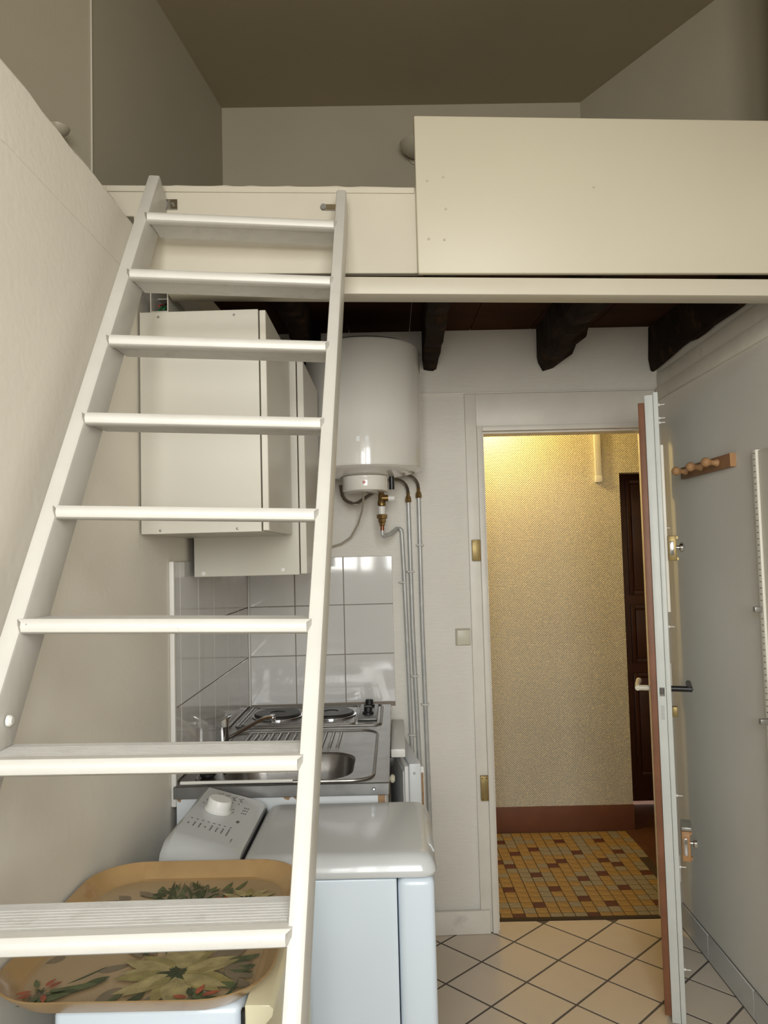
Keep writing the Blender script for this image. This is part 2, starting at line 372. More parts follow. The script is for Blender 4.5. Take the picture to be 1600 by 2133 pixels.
# door casing, skirting, ledge moulding
cs = thing('trim_3', 'scuffed white door casing around the doorway', 'trim', bw(0.34, 0.0, 0), kind='structure')
bwf = lambda x, o, z: bw(x, o, z)
mb = MB(); mb.fbox(bwf, (0.306, 0.0005, 0.0), (0.352, 0.014, 2.166)); mb.fbox(bwf, (0.352, 0.0005, 0.0), (0.374, 0.026, 2.03)); obj('side_casing', mb, M['casing'], cs, 0.002)
mb = MB(); mb.fbox(bwf, (0.352, 0.0005, 2.03), (1.098, 0.014, 2.166)); mb.fbox(bwf, (0.374, 0.0005, 2.009), (1.098, 0.026, 2.03)); obj('head_casing', mb, M['casing'], cs, 0.002)
mb = MB(); mb.fbox(bwf, (1.063, 0.0005, 0.0), (1.098, 0.012, 2.009)); obj('hinge_casing', mb, M['casing'], cs, 0.002)
mb = MB(); mb.fbox(bwf, (DX0+0.0005, -0.085, 0.0), (DX0+0.008, 0.0, DZ)); mb.fbox(bwf, (DX1-0.008, -0.085, 0), (DX1-0.0005, 0.0, DZ)); mb.fbox(bwf, (DX0+0.008, -0.085, DZ-0.008), (DX1-0.008, 0.0, DZ-0.0005)); obj('jamb_lining', mb, M['casing'], cs)
o = obj('baseboard_back', MB().fbox(bwf, (-0.55, 0.0145, 0.001), (0.342, 0.030, 0.091)), M['casing'], bevel=0.003); tag(o, 'low white wooden skirting left of the doorway', 'baseboard', kind='structure')
o = obj('trim_4', MB().fbox(bwf, (-0.60, 0.0005, 2.168), (1.113, 0.006, 2.176)), M['casing'], bevel=0.001); tag(o, 'thin painted seam across the wall above the door casing', 'trim', kind='structure')
o = obj('trim_5', MB().box((XR-0.016, 1.95, 2.121), (XR-0.0005, 3.185, 2.172)).box((XR-0.006, 1.95, 2.172), (XR-0.0005, 3.185, 2.235)), M['casing'], bevel=0.002); tag(o, 'white moulding along the top of the right wall', 'trim', kind='structure')
bb = thing('baseboard_right', 'row of low grey white skirting tiles along the right wall', 'baseboard', (XR, 1.0, 0), kind='structure')
obj('grout_bed', MB().box((XR-0.004, -1.78, 0.0005), (XR-0.0005, 3.18, 0.094)), M['fgrout'], bb)
ye = 3.170
j_ = [3.185, 2.915, 2.555]
while j_[-1] > -1.4: j_.append(j_[-1]-0.36)
for a, b in zip(j_[:-1], j_[1:]):
    obj('skirting_tile', MB().box((XR-0.010, b+0.002, 0.001), (XR-0.004, a-0.002, 0.095)), M['stile'], bb, 0.0015, 1)

# ------------------------------------------------------------------ corridor beyond the doorway
CY = 4.262
fc = thing('floor_corridor', 'small ochre, grey and oxblood mosaic tiles on the corridor floor', 'floor', (0.7, 3.75, -0.06), kind='structure')
obj('floor_slab', MB().box((-0.9, 3.257, -0.06), (2.2, 5.0, -0.0008)), M['mgr'], fc)
obj('threshold', MB().fbox(lambda x, o, z: Vector((x, 3.257+0.028*o, z)), (0.384, 0, -0.003), (1.05, 1, 0.001)), M['mgr'], fc)
obj('plain_floor', MB().box((1.205, 3.26, -0.0006), (2.15, 4.95, 0.0)), M['hfloor'], fc)
PB = {(0,0),(6,0),(8,2),(2,2),(12,2),(6,3),(10,5),(4,5),(0,5),(7,7),(3,8),(9,8),(13,8),(1,10),(5,10),(11,10),(0,11),(6,11),(10,11),(2,13),(8,13),(12,13),(4,14),(1,16),(7,16),(11,16)}
pit = 0.0515
mt = {}
for k in ('my', 'mg', 'mb'):
    me = bpy.data.meshes.new('mosaic_tile'); h_ = pit/2-0.0017
    finish(me, tile_mb([Vector((-h_, -h_)), Vector((h_, -h_)), Vector((h_, h_)), Vector((-h_, h_))], -0.004, 0, 0.0006), Vector((0, 0, 0)), 0, 1, False); me.materials.append(M[k]); mt[k] = me
rest = MB()
for r_ in range(0, 19):
    for c_ in range(-2, 15):
        x = 0.479 + pit*c_ - 0.026*pit*r_; y = 3.2955 + pit*0.999*r_
        if y > CY-0.03 or x > 1.185: continue
        k = 'mb' if (c_, r_) in PB else ('my' if random.random() < 0.58 else 'mg')
        if x < 0.35 + (y-3.25)*0.12 - 0.03: continue
        o = bpy.data.objects.new('mosaic_tile', mt[k]); C.objects.link(o); o.parent = fc
        o.location = Vector((x, y, 0)) - BASE[fc.name]
wc = thing('wall_corridor', 'cream woven wallpaper wall of the corridor with a brown painted foot', 'wall', (0.3, CY, 0), kind='structure')
mb = MB().box((-0.9, CY, -0.003), (1.252, CY+0.09, 2.62)); mb.box((1.252, CY, 1.93), (2.2, CY+0.09, 2.62)); obj('papered_wall', mb, M['hallpaper'], wc)
obj('painted_foot', MB().box((-0.9, CY-0.006, -0.003), (1.255, CY-0.0005, 0.135)), M['hallbrown'], wc, 0.002)
mb = MB(); mb.box((-1.0, 3.30, 0), (-0.9, 5.0, 2.62)); mb.box((2.2, 3.28, 0), (2.3, 5.0, 2.62)); mb.box((1.40, 3.24, 0), (2.2, 3.30, 2.62)); mb.box((-0.9, 4.92, 0), (2.2, 4.99, 2.62)); mb.box((-0.9, 4.40, 0), (1.19, 4.48, 2.62)); mb.box((1.0, 4.64, 2.03), (2.2, 4.68, 2.62)); mb.box((1.10, 4.48, 0), (1.19, 4.92, 2.62))
o = obj('wall_corridor_ends', mb, M['walldk']); tag(o, 'plain plaster ends of the corridor', 'wall', kind='structure')
o = obj('ceiling_corridor', MB().box((-1.0, 3.26, 2.62), (2.3, 5.0, 2.68)), M['walldk']); tag(o, 'corridor ceiling', 'ceiling', kind='structure')
d2 = thing('door_2', 'dark mahogany panelled door at the right end of the corridor', 'door', (1.65, 4.66, 0), kind='structure')
mb = MB().box((1.195, 4.64, 0.030), (2.19, 4.68, 2.025)); obj('leaf', mb, M['hdoor'], d2, 0.002)
for z0, z1 in ((0.20, 0.75), (0.86, 1.15), (1.26, 1.90)):
    mb = MB(); mb.box((1.42, 4.620, z0), (1.95, 4.640, z1)); pn = obj('raised_panel', mb, M['hdoor'], d2, 0.010)
    mb = MB(); a = 0.025
    mb.box((1.42-a, 4.628, z0-a), (1.42, 4.6398, z1+a)); mb.box((1.95, 4.628, z0-a), (1.95+a, 4.6398, z1+a)); mb.box((1.42, 4.628, z0-a), (1.95, 4.6398, z0)); mb.box((1.42, 4.628, z1), (1.95, 4.6398, z1+a)); obj('moulding', mb, M['hdoor'], pn, 0.003)
ct_ = thing('cable_trunking', 'short white vertical cable cover on the yellow lit corridor wall', 'cable cover', (1.14, CY, 1.885))
obj('cover', MB().box((1.118, CY-0.022, 1.885), (1.152, CY-0.001, 2.62)), M['paint'], ct_, 0.002)
obj('end_cap', MB().box((1.116, CY-0.024, 1.880), (1.154, CY-0.001, 1.915)), M['paint'], ct_, 0.002)
lamp = thing('globe_lamp', 'warm lit globe lamp high on the corridor wall', 'lamp', (0.46, CY, 2.33))
obj('wall_base', MB().lathe([(0.045, 0.0005), (0.045, 0.015), (0.03, 0.02)], (0.46, CY, 2.40), (0, -1, 0), 20), M['plast'], lamp, smooth=True)
obj('globe', MB().lathe([(0.02, -0.055), (0.045, -0.035), (0.055, 0), (0.045, 0.035), (0.02, 0.05)], (0.46, CY-0.075, 2.40), (0, 0, 1), 20), M['bulb'], lamp, smooth=True)
pl = bpy.data.lights.new('corridor_bulb', 'POINT'); pl.energy = 27; pl.color = (1.0, 0.72, 0.25); pl.shadow_soft_size = 0.05
po = bpy.data.objects.new('corridor_bulb', pl); C.objects.link(po); po.location = (0.50, 4.05, 2.31)
pl = bpy.data.lights.new('next_room_light', 'POINT'); pl.energy = 16; pl.color = (0.9, 0.95, 1.0); pl.shadow_soft_size = 0.05
po = bpy.data.objects.new('next_room_light', pl); C.objects.link(po); po.location = (1.55, 4.83, 0.6)

# ------------------------------------------------------------------ loft
lo = thing('loft_platform', 'cream painted loft platform with a tall guard board on the right', 'loft', lf(0.8, 0, 2.13))
SR = 1.725
mb = MB(); n = 26; top = []
for k in range(n+1):
    s = -0.075 + (0.70+0.075)*k/n; top.append((s, 2.414 + random.uniform(-0.0025, 0.002)))
poly = [(-0.075, 2.337), (0.004, 2.337), (0.004, 2.197), (0.70, 2.197)] + top[::-1]
mb.prism(poly, lambda s, z, o: lf(s, o, z), -0.020, 0.0); obj('fascia_board', mb, M['beamw'], lo, 0.0015, 1)
obj('fascia_cap', MB().fbox(lf, (-0.06, 0.0005, 2.396), (0.682, 0.004, 2.411)), M['beamw'], lo, 0.001, 1)
gb_ = obj('guard_board', MB().fbox(lf, (0.684, 0.0005, 2.190), (SR, 0.019, 2.585)), M['board'], lo, 0.004)
for s, z in ((0.712, 2.42), (0.752, 2.43), (0.712, 2.275), (0.750, 2.273), (0.756, 2.35), (1.128, 2.407), (1.505, 2.40)):
    obj('screw_head', MB().lathe([(0.0035, 0), (0.003, 0.001)], lf(s, 0.019, z), (math.sin(LY), -math.cos(LY), 0), 10), M['beamw'] if s > 1.4 else M['cable'], gb_)
fb = lambda s, o, z: lf(s, o, z - 0.012*(s/1.7))
mb = MB().fbox(fb, (0.082, -0.055, 2.147), (SR, 0.008, 2.190)); obj('support_beam', mb, M['beamw'], lo, 0.003)
# deck underside, rising slightly to the back
for k in range(7):
    s0 = -0.055 + k*0.252; s1 = s0 + 0.249
    a, b = lf(s0, -0.03, 0), lf(s1, -0.03, 0)
    x0, x1 = max(a.x, XL+0.0005), min(b.x, XR-0.0005)
    ya, yb = 3.165 + x0*math.tan(BW), 3.165 + x1*math.tan(BW)
    mb = MB().hexa([(x0, a.y, 2.36), (x1, b.y, 2.36), (x1, yb, 2.436), (x0, ya, 2.436), (x0, a.y, 2.39), (x1, b.y, 2.39), (x1, yb, 2.448), (x0, ya, 2.448)])
    obj('deck_board', mb, M['deck'], lo)
# old timber joists under the deck
def joist(x0, x1, x0n, x1n, zb, label, notch=False, seed=1):
    rnd = random.Random(seed); rows = []; ny = 16
    for k in range(ny+1):
        t = k/ny; y = 3.160 + (1.865+(x0+0.607)*0.0822-3.160)*t + (x0*0.03 if k == 0 else 0)
        a = x0 + (x0n-x0)*t; b = x1 + (x1n-x1)*t; w = b-a
        j = lambda s: rnd.uniform(-s, s)
        zz = zb + j(0.008) + 0.010*t
        zt_ = 2.433 - 0.070*t
        rr = []
        if notch:
            bl = zz + 0.045 + j(0.012); br = zz + (0.050 if t < 0.35 else 0.075) + j(0.015)
            rr = [(a+j(.004), zt_-0.002), (a+j(.004), zz+0.055), (a+0.004+j(.003), zz+0.030), (a+w*0.20, zz+j(.005)), (a+w*0.55+j(.008), zz+0.003+j(.005)), (b-0.022+j(.01), br-0.015), (b+j(.01), br+0.015), (b+0.02*t+j(.006), zt_-0.002)]
        else:
            rr = [(a+j(.004), zt_-0.002), (a+j(.003), zz+0.05), (a+0.004+j(.003), zz+0.005), (a+w*0.35, zz+j(.002)), (a+w*0.65, zz+j(.002)), (b-0.006+j(.003), zz+0.006), (b+j(.004), zz+0.06), (b+j(.004), zt_-0.002)]
        rows.append([(x, y, z) for x, z in rr])
    mb = MB(); m_ = 8
    for r0 in rows: mb.v += [Vector(p) for p in r0]
    for k in range(ny):
        for q in range(m_): mb.f.append([k*m_+q, k*m_+(q+1) % m_, (k+1)*m_+(q+1) % m_, (k+1)*m_+q]); mb.m.append(0)
    mb.f += [list(range(m_)), [ny*m_+q for q in range(m_-1, -1, -1)]]; mb.m += [0, 0]
    o = obj('ceiling_joist', mb, M['oldwood']); return tag(o, label, 'beam', 'dark old joists under the loft')
joist(0.137, 0.203, 0.11, 0.20, 2.272, 'narrow dark joist under the loft beside the water heater', False, 3)
joist(0.612, 0.735, 0.56, 0.73, 2.258, 'rough eaten away dark joist above the doorway', True, 5)
joist(1.082, 1.1135, 1.082, 1.1135, 2.250, 'broad dark joist running along the top of the right wall', False, 8)
joist(-0.36, -0.28, -0.36, -0.28, 2.30, 'dark joist half hidden above the wall cupboards', False, 9)

# ------------------------------------------------------------------ ladder
ld = thing('loft_ladder', 'worn white wooden ladder with flat treads leaning on the loft', 'ladder', (-0.32, 0.95, 0))
dn = Vector((-0.0018, -0.111, -0.169)); rear = Vector((0, 0.836, -0.549))
pL = Vector((-0.530, 1.70-0.053, 2.278)); pR = Vector((-0.1065, 1.70-0.0107, 2.264))
ex = (pR-pL).normalized(); Lx = (pR-pL).length
def lp(x, i, r, up=0.0):                        # x along the tread, i tread number, r to the rear (level), up vertical
    return pL + ex*(x*(1-0.0028*i)) + dn*i + Vector((0, r, up))
def stringer(xa, xb, i0, i1):
    P = []
    for x in (xa, xb):
        a = lp(x, i0, 0); dvec = (lp(x, 10, 0) - lp(x, 0, 0)).normalized()
        fr0, re0 = a + rear*0.010, a + rear*0.085 + Vector((0, 0, -0.0))
        fr1 = fr0 + dvec*((fr0.z-0.001)/(-dvec.z)); re1 = re0 + dvec*((re0.z-0.001)/(-dvec.z))
        P.append((fr0, re0, re1, fr1))
    mb = MB(); (a, b, c_, d), (e, f, g, h_) = P
    mb.hexa([a, e, f, b, d, h_, g, c_]); return mb
obj('stringer', stringer(-0.020, 0.006, -0.80, 0), M['ladder'], ld, 0.004)
obj('stringer', stringer(Lx-0.009, Lx+0.014, -0.68, 0), M['ladder'], ld, 0.004)
for i in range(0, 13):
    z0 = 0.0
    mb = MB()
    mb.hexa([lp(0.006, i, 0.022, -0.019), lp(Lx-0.009, i, 0.022, -0.019), lp(Lx-0.009, i, 0.099, -0.019), lp(0.006, i, 0.099, -0.019),
             lp(0.006, i, 0.022, -0.002), lp(Lx-0.009, i, 0.022, -0.002), lp(Lx-0.009, i, 0.099, -0.002), lp(0.006, i, 0.099, -0.002)])
    tr = obj('tread', mb, M['tread'], ld, 0.0015, 1)
    if i >= 6:
        for q in range(7):                      # ribs worn into the low treads
            r0 = 0.032 + q*0.0075
            mb = MB(); mb.hexa([lp(0.008, i, r0, -0.0022), lp(Lx-0.012, i, r0, -0.0022), lp(Lx-0.012, i, r0+0.0066, -0.0022), lp(0.008, i, r0+0.0066, -0.0022),
                                lp(0.008, i, r0+0.0008, -0.0017), lp(Lx-0.012, i, r0+0.0008, -0.0017), lp(Lx-0.012, i, r0+0.0060, -0.0017), lp(0.008, i, r0+0.0060, -0.0017)])
            obj('rib', mb, M['tread'], tr)
    # mitred half round nosing
    pr = [(0.021, -0.0215), (0.006, -0.0215), (0.001, -0.018), (-0.001, -0.011), (0.001, -0.004), (0.006, 0.0), (0.021, 0.0)]
    mb = MB(); n = len(pr); vs = []
    for e in (0, 1):
        for r_, u_ in pr:
            cut = 0.010*max(0, (0.012 - abs(r_-0.0)))/0.012
            vs.append(lp((0.0 + (0.007 if r_ < 0.004 else 0.0)) if e == 0 else Lx - 0.003 - (0.007 if r_ < 0.004 else 0.0), i, r_, u_))
    mb.add(vs, [tuple(range(n)), tuple(range(2*n-1, n-1, -1))] + [(k, (k+1) % n, n+(k+1) % n, n+k) for k in range(n)])
    obj('nosing', mb, M['ladder'], ld, smooth=True)
obj('bracket', MB().fbox(lf, (0.075, 0.0045, 2.352), (0.108, 0.0065, 2.376)), M['chrome'], ld)
obj('bracket', MB().fbox(lf, (0.462, 0.0045, 2.352), (0.495, 0.0065, 2.366)), M['chrome'], ld)
obj('bolt', MB().lathe([(0.008, 0), (0.007, 0.004)], lf(0.458, 0.0045, 2.360), (math.sin(LY), -math.cos(LY), 0), 12), M['screw'], ld)
obj('bolt', MB().lathe([(0.004, 0), (0.003, 0.003)], lf(0.098, 0.0066, 2.364), (math.sin(LY), -math.cos(LY), 0), 10), M['screw'], ld)
bp = pL + dn*5.65 + ex*0.0075 + rear*0.045
obj('bolt', MB().lathe([(0.008, 0), (0.008, 0.004), (0.005, 0.007)], bp, ex, 12), M['cap'], ld, smooth=True)

# ------------------------------------------------------------------ wall cupboards
def cupboard(name, x0, x1, y0, y1, z0, z1, dt, label, screws, sm, sr):
    t = thing(name, label, 'cupboard', ((x0+x1)/2, (y0+y1)/2, z0), 'white wall cupboards')
    obj('carcass', MB().box((x0, y0, z0), (x1, y1, z1)), M['lam'], t, 0.001, 1)
    obj('door', MB().box((x1+0.0025, y0+0.002, z0+0.002), (x1+dt, y1-0.002, z1-0.002)), M['lamedge'], t, 0.0015, 1)
    for x, z in screws:
        obj('screw_cap', MB().lathe([(sr, 0), (sr*0.9, 0.0012), (sr*0.4, 0.0016)], (x, y0, z), (0, -1, 0), 14), sm, t, smooth=True)
    return t
cupboard('wall_cupboard', -0.602, -0.314, 1.832, 2.248, 1.574, 2.112, 0.018, 'nearer white wall cupboard with four grey screws, behind the ladder', [(-0.556, 2.099), (-0.372, 2.099), (-0.556, 1.582), (-0.372, 1.582)], M['screw'], 0.0032)
cupboard('wall_cupboard', -0.585, -0.277, 2.250, 2.672, 1.460, 2.092, 0.022, 'farther white wall cupboard hanging lower, with two round caps', [(-0.558, 1.470), (-0.326, 1.475)], M['cap'], 0.0065)
# open cable duct above the cupboards
cd = thing('cable_duct', 'open white cable duct with coloured wires above the cupboards', 'cable duct', (-0.555, 2.3, 2.114))
mb = MB(); x0, x1, z0, z1, w = -0.578, -0.534, 2.114, 2.165, 0.0025
mb.box((x0, 1.84, z0), (x1, 3.1, z0+w)); mb.box((x0, 1.84, z0+w), (x0+w, 3.1, z1)); mb.box((x1-w, 1.84, z0+w), (x1, 3.1, z1)); obj('channel', mb, M['lam'], cd)
obj('duct_cover', MB().box((x0, 1.90, z1+0.0005), (x1, 3.1, z1+0.003)), M['lam'], cd)
for k, m_ in enumerate(('green', 'green', 'green', 'red', 'black', 'red')):
    a = random.uniform(0, 1)
    pts = [(-0.552 + 0.012*((k % 3)-1) + 0.004, 1.85+0.02*t, 2.120 + 0.006*k*0.7 + (0.032-0.004*k)*math.sin(t*0.45)) for t in range(8)] + [(-0.552, 2.6, 2.122+0.004*k)]
    obj('wire', MB().tube(pts, 0.0022, 6), M[m_], cd, smooth=True)

# ------------------------------------------------------------------ water heater
hx, hy, hr = -0.101, 2.905, 0.216
wh = thing('water_heater', 'white enamelled upright water heater hung on the back wall', 'water heater', (hx, hy, 1.79))
n = 64
obj('tank', MB().lathe([(0.02, -0.030), (0.10, -0.026), (0.165, -0.015), (0.205, -0.004), (hr-0.004, 0.0), (hr, 0.004), (hr, 0.448), (hr-0.004, 0.456), (0.19, 0.466), (0.10, 0.482), (0.02, 0.486)], (hx, hy, 1.828), n=n), M['enamel'], wh, smooth=True)
obj('rim_ring', MB().lathe([(hr+0.0002, 0), (hr+0.0015, 0.001), (hr+0.0015, 0.004), (hr+0.0002, 0.005)], (hx, hy, 1.829), n=n), M['enamel'], wh, smooth=True)
obj('rating_plate', MB().prism([(-0.10, 1.912), (0.10, 1.912), (0.10, 1.930), (-0.10, 1.930)], lambda a, z, o: Vector((hx+(hr+o)*math.sin(a), hy-(hr+o)*math.cos(a), z)), 0.0002, 0.0006), M['plast'], wh)
mb = MB(); poly = []
for k in range(17):
    a = -math.pi/2 + math.pi*k/16; poly.append((hx+0.0 + 0.085*math.sin(a)*1.0, hy-0.045-0.085*math.cos(a)))
poly += [(hx+0.085, hy+0.05), (hx-0.085, hy+0.05)]
mb.prism(poly, lambda a, b, z: Vector((a, b, z)), 1.748, 1.802)
cv = obj('control_cover', mb, M['enamel'], wh, 0.004)
obj('pilot_light', MB().lathe([(0.0062, 0), (0.005, 0.002)], (hx-0.002, hy-0.129, 1.775), (0, -1, 0), 14), M['red'], cv)
obj('inlet_stub', MB().tube([(hx+0.098, hy-0.02, 1.81), (hx+0.098, hy-0.02, 1.755)], 0.010, 12), M['black'], wh, smooth=True)
# safety valve with its drain
sv = thing('safety_valve', 'brass safety valve with a white knob under the water heater', 'valve', (-0.045, 3.05, 1.60))
vx, vy = -0.044, 2.98
obj('body', MB().lathe([(0.012, 0), (0.016, 0.002), (0.016, 0.016), (0.013, 0.02), (0.013, 0.045), (0.010, 0.05)], (vx, vy, 1.700), n=14), M['brass'], sv, smooth=True)
obj('side_branch', MB().tube([(vx, vy, 1.730), (vx+0.026, vy, 1.730)], 0.013, 12), M['brass'], sv, smooth=True)
obj('knob', MB().tube([(vx+0.026, vy, 1.730), (vx+0.050, vy, 1.728)], 0.0125, 14), M['cap'], sv, smooth=True)
obj('clear_cup', MB().lathe([(0.0145, 0), (0.0145, 0.030)], (vx, vy, 1.668), n=16), M['cap'], sv, smooth=True)
obj('lower_nut', MB().lathe([(0.008, 0), (0.011, 0.002), (0.011, 0.012), (0.015, 0.016), (0.015, 0.028), (0.0205, 0.030), (0.0205, 0.044), (0.014, 0.046)], (vx, vy, 1.622), n=8), M['brass'], sv)
obj('copper_tail', MB().tube([(vx, vy, 1.622), (vx, vy, 1.600)], 0.0075, 10), M['copper'], sv, smooth=True)
def arc(c, r, a0, a1, n, e, f):
    c = Vector(c); e = Vector(e); f = Vector(f)
    return [c + r*(math.cos(a0+(a1-a0)*k/n)*e + math.sin(a0+(a1-a0)*k/n)*f) for k in range(n+1)]
def clip_ring(x, z, parent, side=1):
    o = obj('pipe_clip', MB().tube([bw(x-0.015, 0.004, z), bw(x-0.011, 0.026, z), bw(x, 0.032, z), bw(x+0.011, 0.026, z), bw(x+0.015, 0.004, z)], 0.0032, 8), M['cap'], parent, smooth=True)
def pipe_thing(label, pts, r, clips, z0):
    t = thing('water_pipe', label, 'pipe', (pts[-1][0], pts[-1][1], z0), 'grey pipes down the back wall')
    obj('tube', MB().tube(pts, r, 12), M['pipe'], t, smooth=True)
    for x, z in clips: clip_ring(x, z, t)
    return t
off = 0.018
p1 = [(vx, vy, 1.605), (vx, vy, 1.590), (vx+0.004, vy+0.01, 1.583), (vx+0.03, vy+0.06, 1.592)] + [bw(0.012, off, 1.616), bw(0.024, off, 1.616), bw(0.030, off, 1.610), bw(0.032, off, 1.600)] + [bw(0.034+0.016*k/6, off, 1.59-0.09*k*1.6) for k in range(1, 7)] + [bw(0.058, off, 0.45)]
pipe_thing('left grey pipe bending out from the safety valve', [Vector(p) for p in p1], 0.0085, [(0.030, 1.398), (0.053, 0.785)], 0.45)
t2 = pipe_thing('middle grey pipe below the shorter braided hose', [bw(0.062, off, 1.735), bw(0.066, off, 1.2), bw(0.080, off, 0.60), bw(0.083, off, 0.1)], 0.0085, [(0.064, 1.44), (0.068, 1.02)], 0.1)
t3 = pipe_thing('right grey pipe below the longer braided hose, running to the floor', [bw(0.105, off, 1.755), bw(0.105, off, 1.2), bw(0.112, off, 0.60), bw(0.116, off, 0.05)], 0.0085, [(0.105, 1.547), (0.108, 0.905)], 0.05)
for t, x, z in ((t2, 0.062, 1.735), (t3, 0.105, 1.752)):
    obj('union_nut', MB().lathe([(0.011, -0.012), (0.0125, -0.008), (0.0125, 0.004), (0.0105, 0.006), (0.0105, 0.012), (0.007, 0.014), (0.007, 0.030)], bw(x, off, z), n=8), M['brass'], t)
    obj('braided_hose', MB().tube([bw(x, off, z+0.028)] + [bw(x-0.05*(1-math.cos(a)), off+0.05*(1-math.cos(a))*0.8, z+0.03+0.05*math.sin(a)) for a in (0.3, 0.6, 0.9, 1.2, 1.5)] + [bw(x-0.10, off+0.09, z+0.075)], 0.0068, 10), M['braid'], t, smooth=True)
lo_ = thing('flexible_hose', 'dark braided hose looping below the water heater cover', 'hose', (-0.15, 3.03, 1.70))
obj('loop', MB().tube([(-0.205, 3.03, 1.79)] + [(-0.150-0.05*math.cos(a), 3.03, 1.758-0.042*math.sin(a)) for a in (0.2, 0.6, 1.0, 1.4, 1.8)] + [(-0.085, 3.02, 1.750), (-0.05, 3.0, 1.775)], 0.0075, 10), M['braid'], lo_, smooth=True)
pcab = [(-0.112, 2.93, 1.752), (-0.114, 2.96, 1.72), (-0.122, 3.02, 1.685), (-0.142, 3.08, 1.635), (-0.175, 3.12, 1.585), (-0.215, 3.135, 1.56), (-0.27, 3.14, 1.545), (-0.33, 3.142, 1.542)]
o = obj('power_cable', MB().tube(pcab, 0.0042, 8), M['cable'], smooth=True); tag(o, 'thin beige power cable hanging from the water heater', 'cable')
# ------------------------------------------------------------------ kitchenette
SX0, SX1, SY0, SY1, SZ = -0.598, -0.030, 2.062, 3.120, 0.915
ku = thing('kitchen_unit', 'white chipped base cupboard under the steel sink top', 'base cupboard', ((SX0+SX1)/2, 2.35, 0))
obj('end_panel', MB().box((SX0+0.006, SY0+0.006, 0.0), (-0.060, SY0+0.022, 0.882)), M['appl2'], ku, 0.0006, 1)
obj('edge_band', MB().box((-0.0595, SY0+0.006, 0.0), (-0.042, SY0+0.022, 0.882)), M['rust'], ku)
obj('front_panel', MB().box((-0.058, SY0+0.024, 0.0), (-0.040, 2.58, 0.882)), M['appl2'], ku, 0.001, 1)
obj('inner_panel', MB().box((SX0+0.006, 2.565, 0.0), (-0.0585, 2.58, 0.882)), M['appl2'], ku)
ko = obj('door_knob', MB().lathe([(0.007, 0), (0.006, 0.008), (0.012, 0.012), (0.013, 0.018), (0.008, 0.023)], (-0.0398, 2.40, 0.828), (1, 0, 0), 16), M['cream'], ku, smooth=True)
for x, w in ((-0.300, 0.020), (-0.272, 0.024), (-0.585, 0.012)):
    obj('chip', MB().prism([(x-w/2, 0.881), (x-w/4, 0.875), (x+w/4, 0.873), (x+w/2, 0.881)], lambda a, z, o: Vector((a, SY0+0.006-o, z)), 0.0, 0.0006), M['rust'], ku)
# stainless sink top: plate with a bowl, drainer and hotplates
st = thing('kitchen_sink', 'worn stainless steel sink top with drainer and two hotplates', 'sink', ((SX0+SX1)/2, 2.6, 0.883))
bx0, bx1, by0, by1 = -0.495, -0.130, 2.100, 2.395      # bowl opening
def rrect(x0, x1, y0, y1, r, n=6):
    P = []
    for cx, cy, a0 in ((x1-r, y1-r, 0), (x0+r, y1-r, 90), (x0+r, y0+r, 180), (x1-r, y0+r, 270)):
        for k in range(n+1):
            a = R(a0 + 90*k/n); P.append((cx+r*math.cos(a), cy+r*math.sin(a)))
    return P
# plate ring around the bowl
inn = rrect(bx0, bx1, by0, by1, 0.085, 6); m_ = len(inn)
out = []
cxm, cym = (bx0+bx1)/2, (by0+by1)/2
YD = 2.50                                              # plate splits here: bowl half and drainer half
for x, y in inn:
    dx, dy = x-cxm, y-cym
    tx = ((SX1-cxm) if dx > 0 else (SX0-cxm))/dx if abs(dx) > 1e-6 else 1e9
    ty = ((YD-cym) if dy > 0 else (SY0-cym))/dy if abs(dy) > 1e-6 else 1e9
    t = min(tx, ty); out.append((cxm+dx*t, cym+dy*t))
mb = MB()
vs = [(x, y, SZ-0.002) for x, y in inn] + [(x, y, SZ) for x, y in out]
mb.add(vs, [(i, (i+1) % m_, m_+(i+1) % m_, m_+i) for i in range(m_)])
for cx, cy in ((SX0, SY0), (SX1, SY0), (SX0, YD), (SX1, YD)):       # fill the corners
    near = sorted(range(m_), key=lambda i: (out[i][0]-cx)**2+(out[i][1]-cy)**2)[:2]
    mb.add([(cx, cy, SZ), (*out[near[0]], SZ), (*out[near[1]], SZ)], [(0, 1, 2)])
mb.add([(SX0, YD, SZ), (SX1, YD, SZ), (SX1, SY1, SZ), (SX0, SY1, SZ)], [(0, 1, 2, 3)])
pt = obj('plate', mb, M['steel'], st)
mb = MB(); lev = [(0.0, SZ-0.002), (0.006, SZ-0.008), (0.014, SZ-0.06), (0.03, SZ-0.12), (0.07, SZ-0.135)]
for k, (ins, z) in enumerate(lev):
    mb.v += [Vector((x, y, z)) for x, y in rrect(bx0+ins, bx1-ins, by0+ins, by1-ins, max(0.03, 0.085-ins*0.6), 6)]
for k in range(len(lev)-1):
    for i in range(m_): mb.f.append([k*m_+i, k*m_+(i+1) % m_, (k+1)*m_+(i+1) % m_, (k+1)*m_+i]); mb.m.append(0)
mb.f.append([(len(lev)-1)*m_+i for i in range(m_)]); mb.m.append(0)
obj('bowl', mb, M['steel'], st, smooth=True)
mb = MB().box((SX0, SY0-0.003, 0.883), (SX1, SY0+0.003, SZ-0.001)); mb.box((SX1-0.006, SY0+0.003, 0.883), (SX1, SY1, SZ-0.001)); obj('front_lip', mb, M['steeld'], st, 0.0015, 1)
def ridge(pts, r, name='pressed_ridge', closed=True, m='steel'):
    if closed: pts = pts + [pts[0], pts[1]]
    return obj(name, MB().tube([(x, y, SZ) for x, y in pts], r, 8, cap=not closed), M[m], st, smooth=True)
ridge(rrect(-0.555, -0.072, 2.082, 2.672, 0.06), 0.0045)
ridge(rrect(-0.575, -0.064, 2.745, 3.108, 0.025), 0.0055)
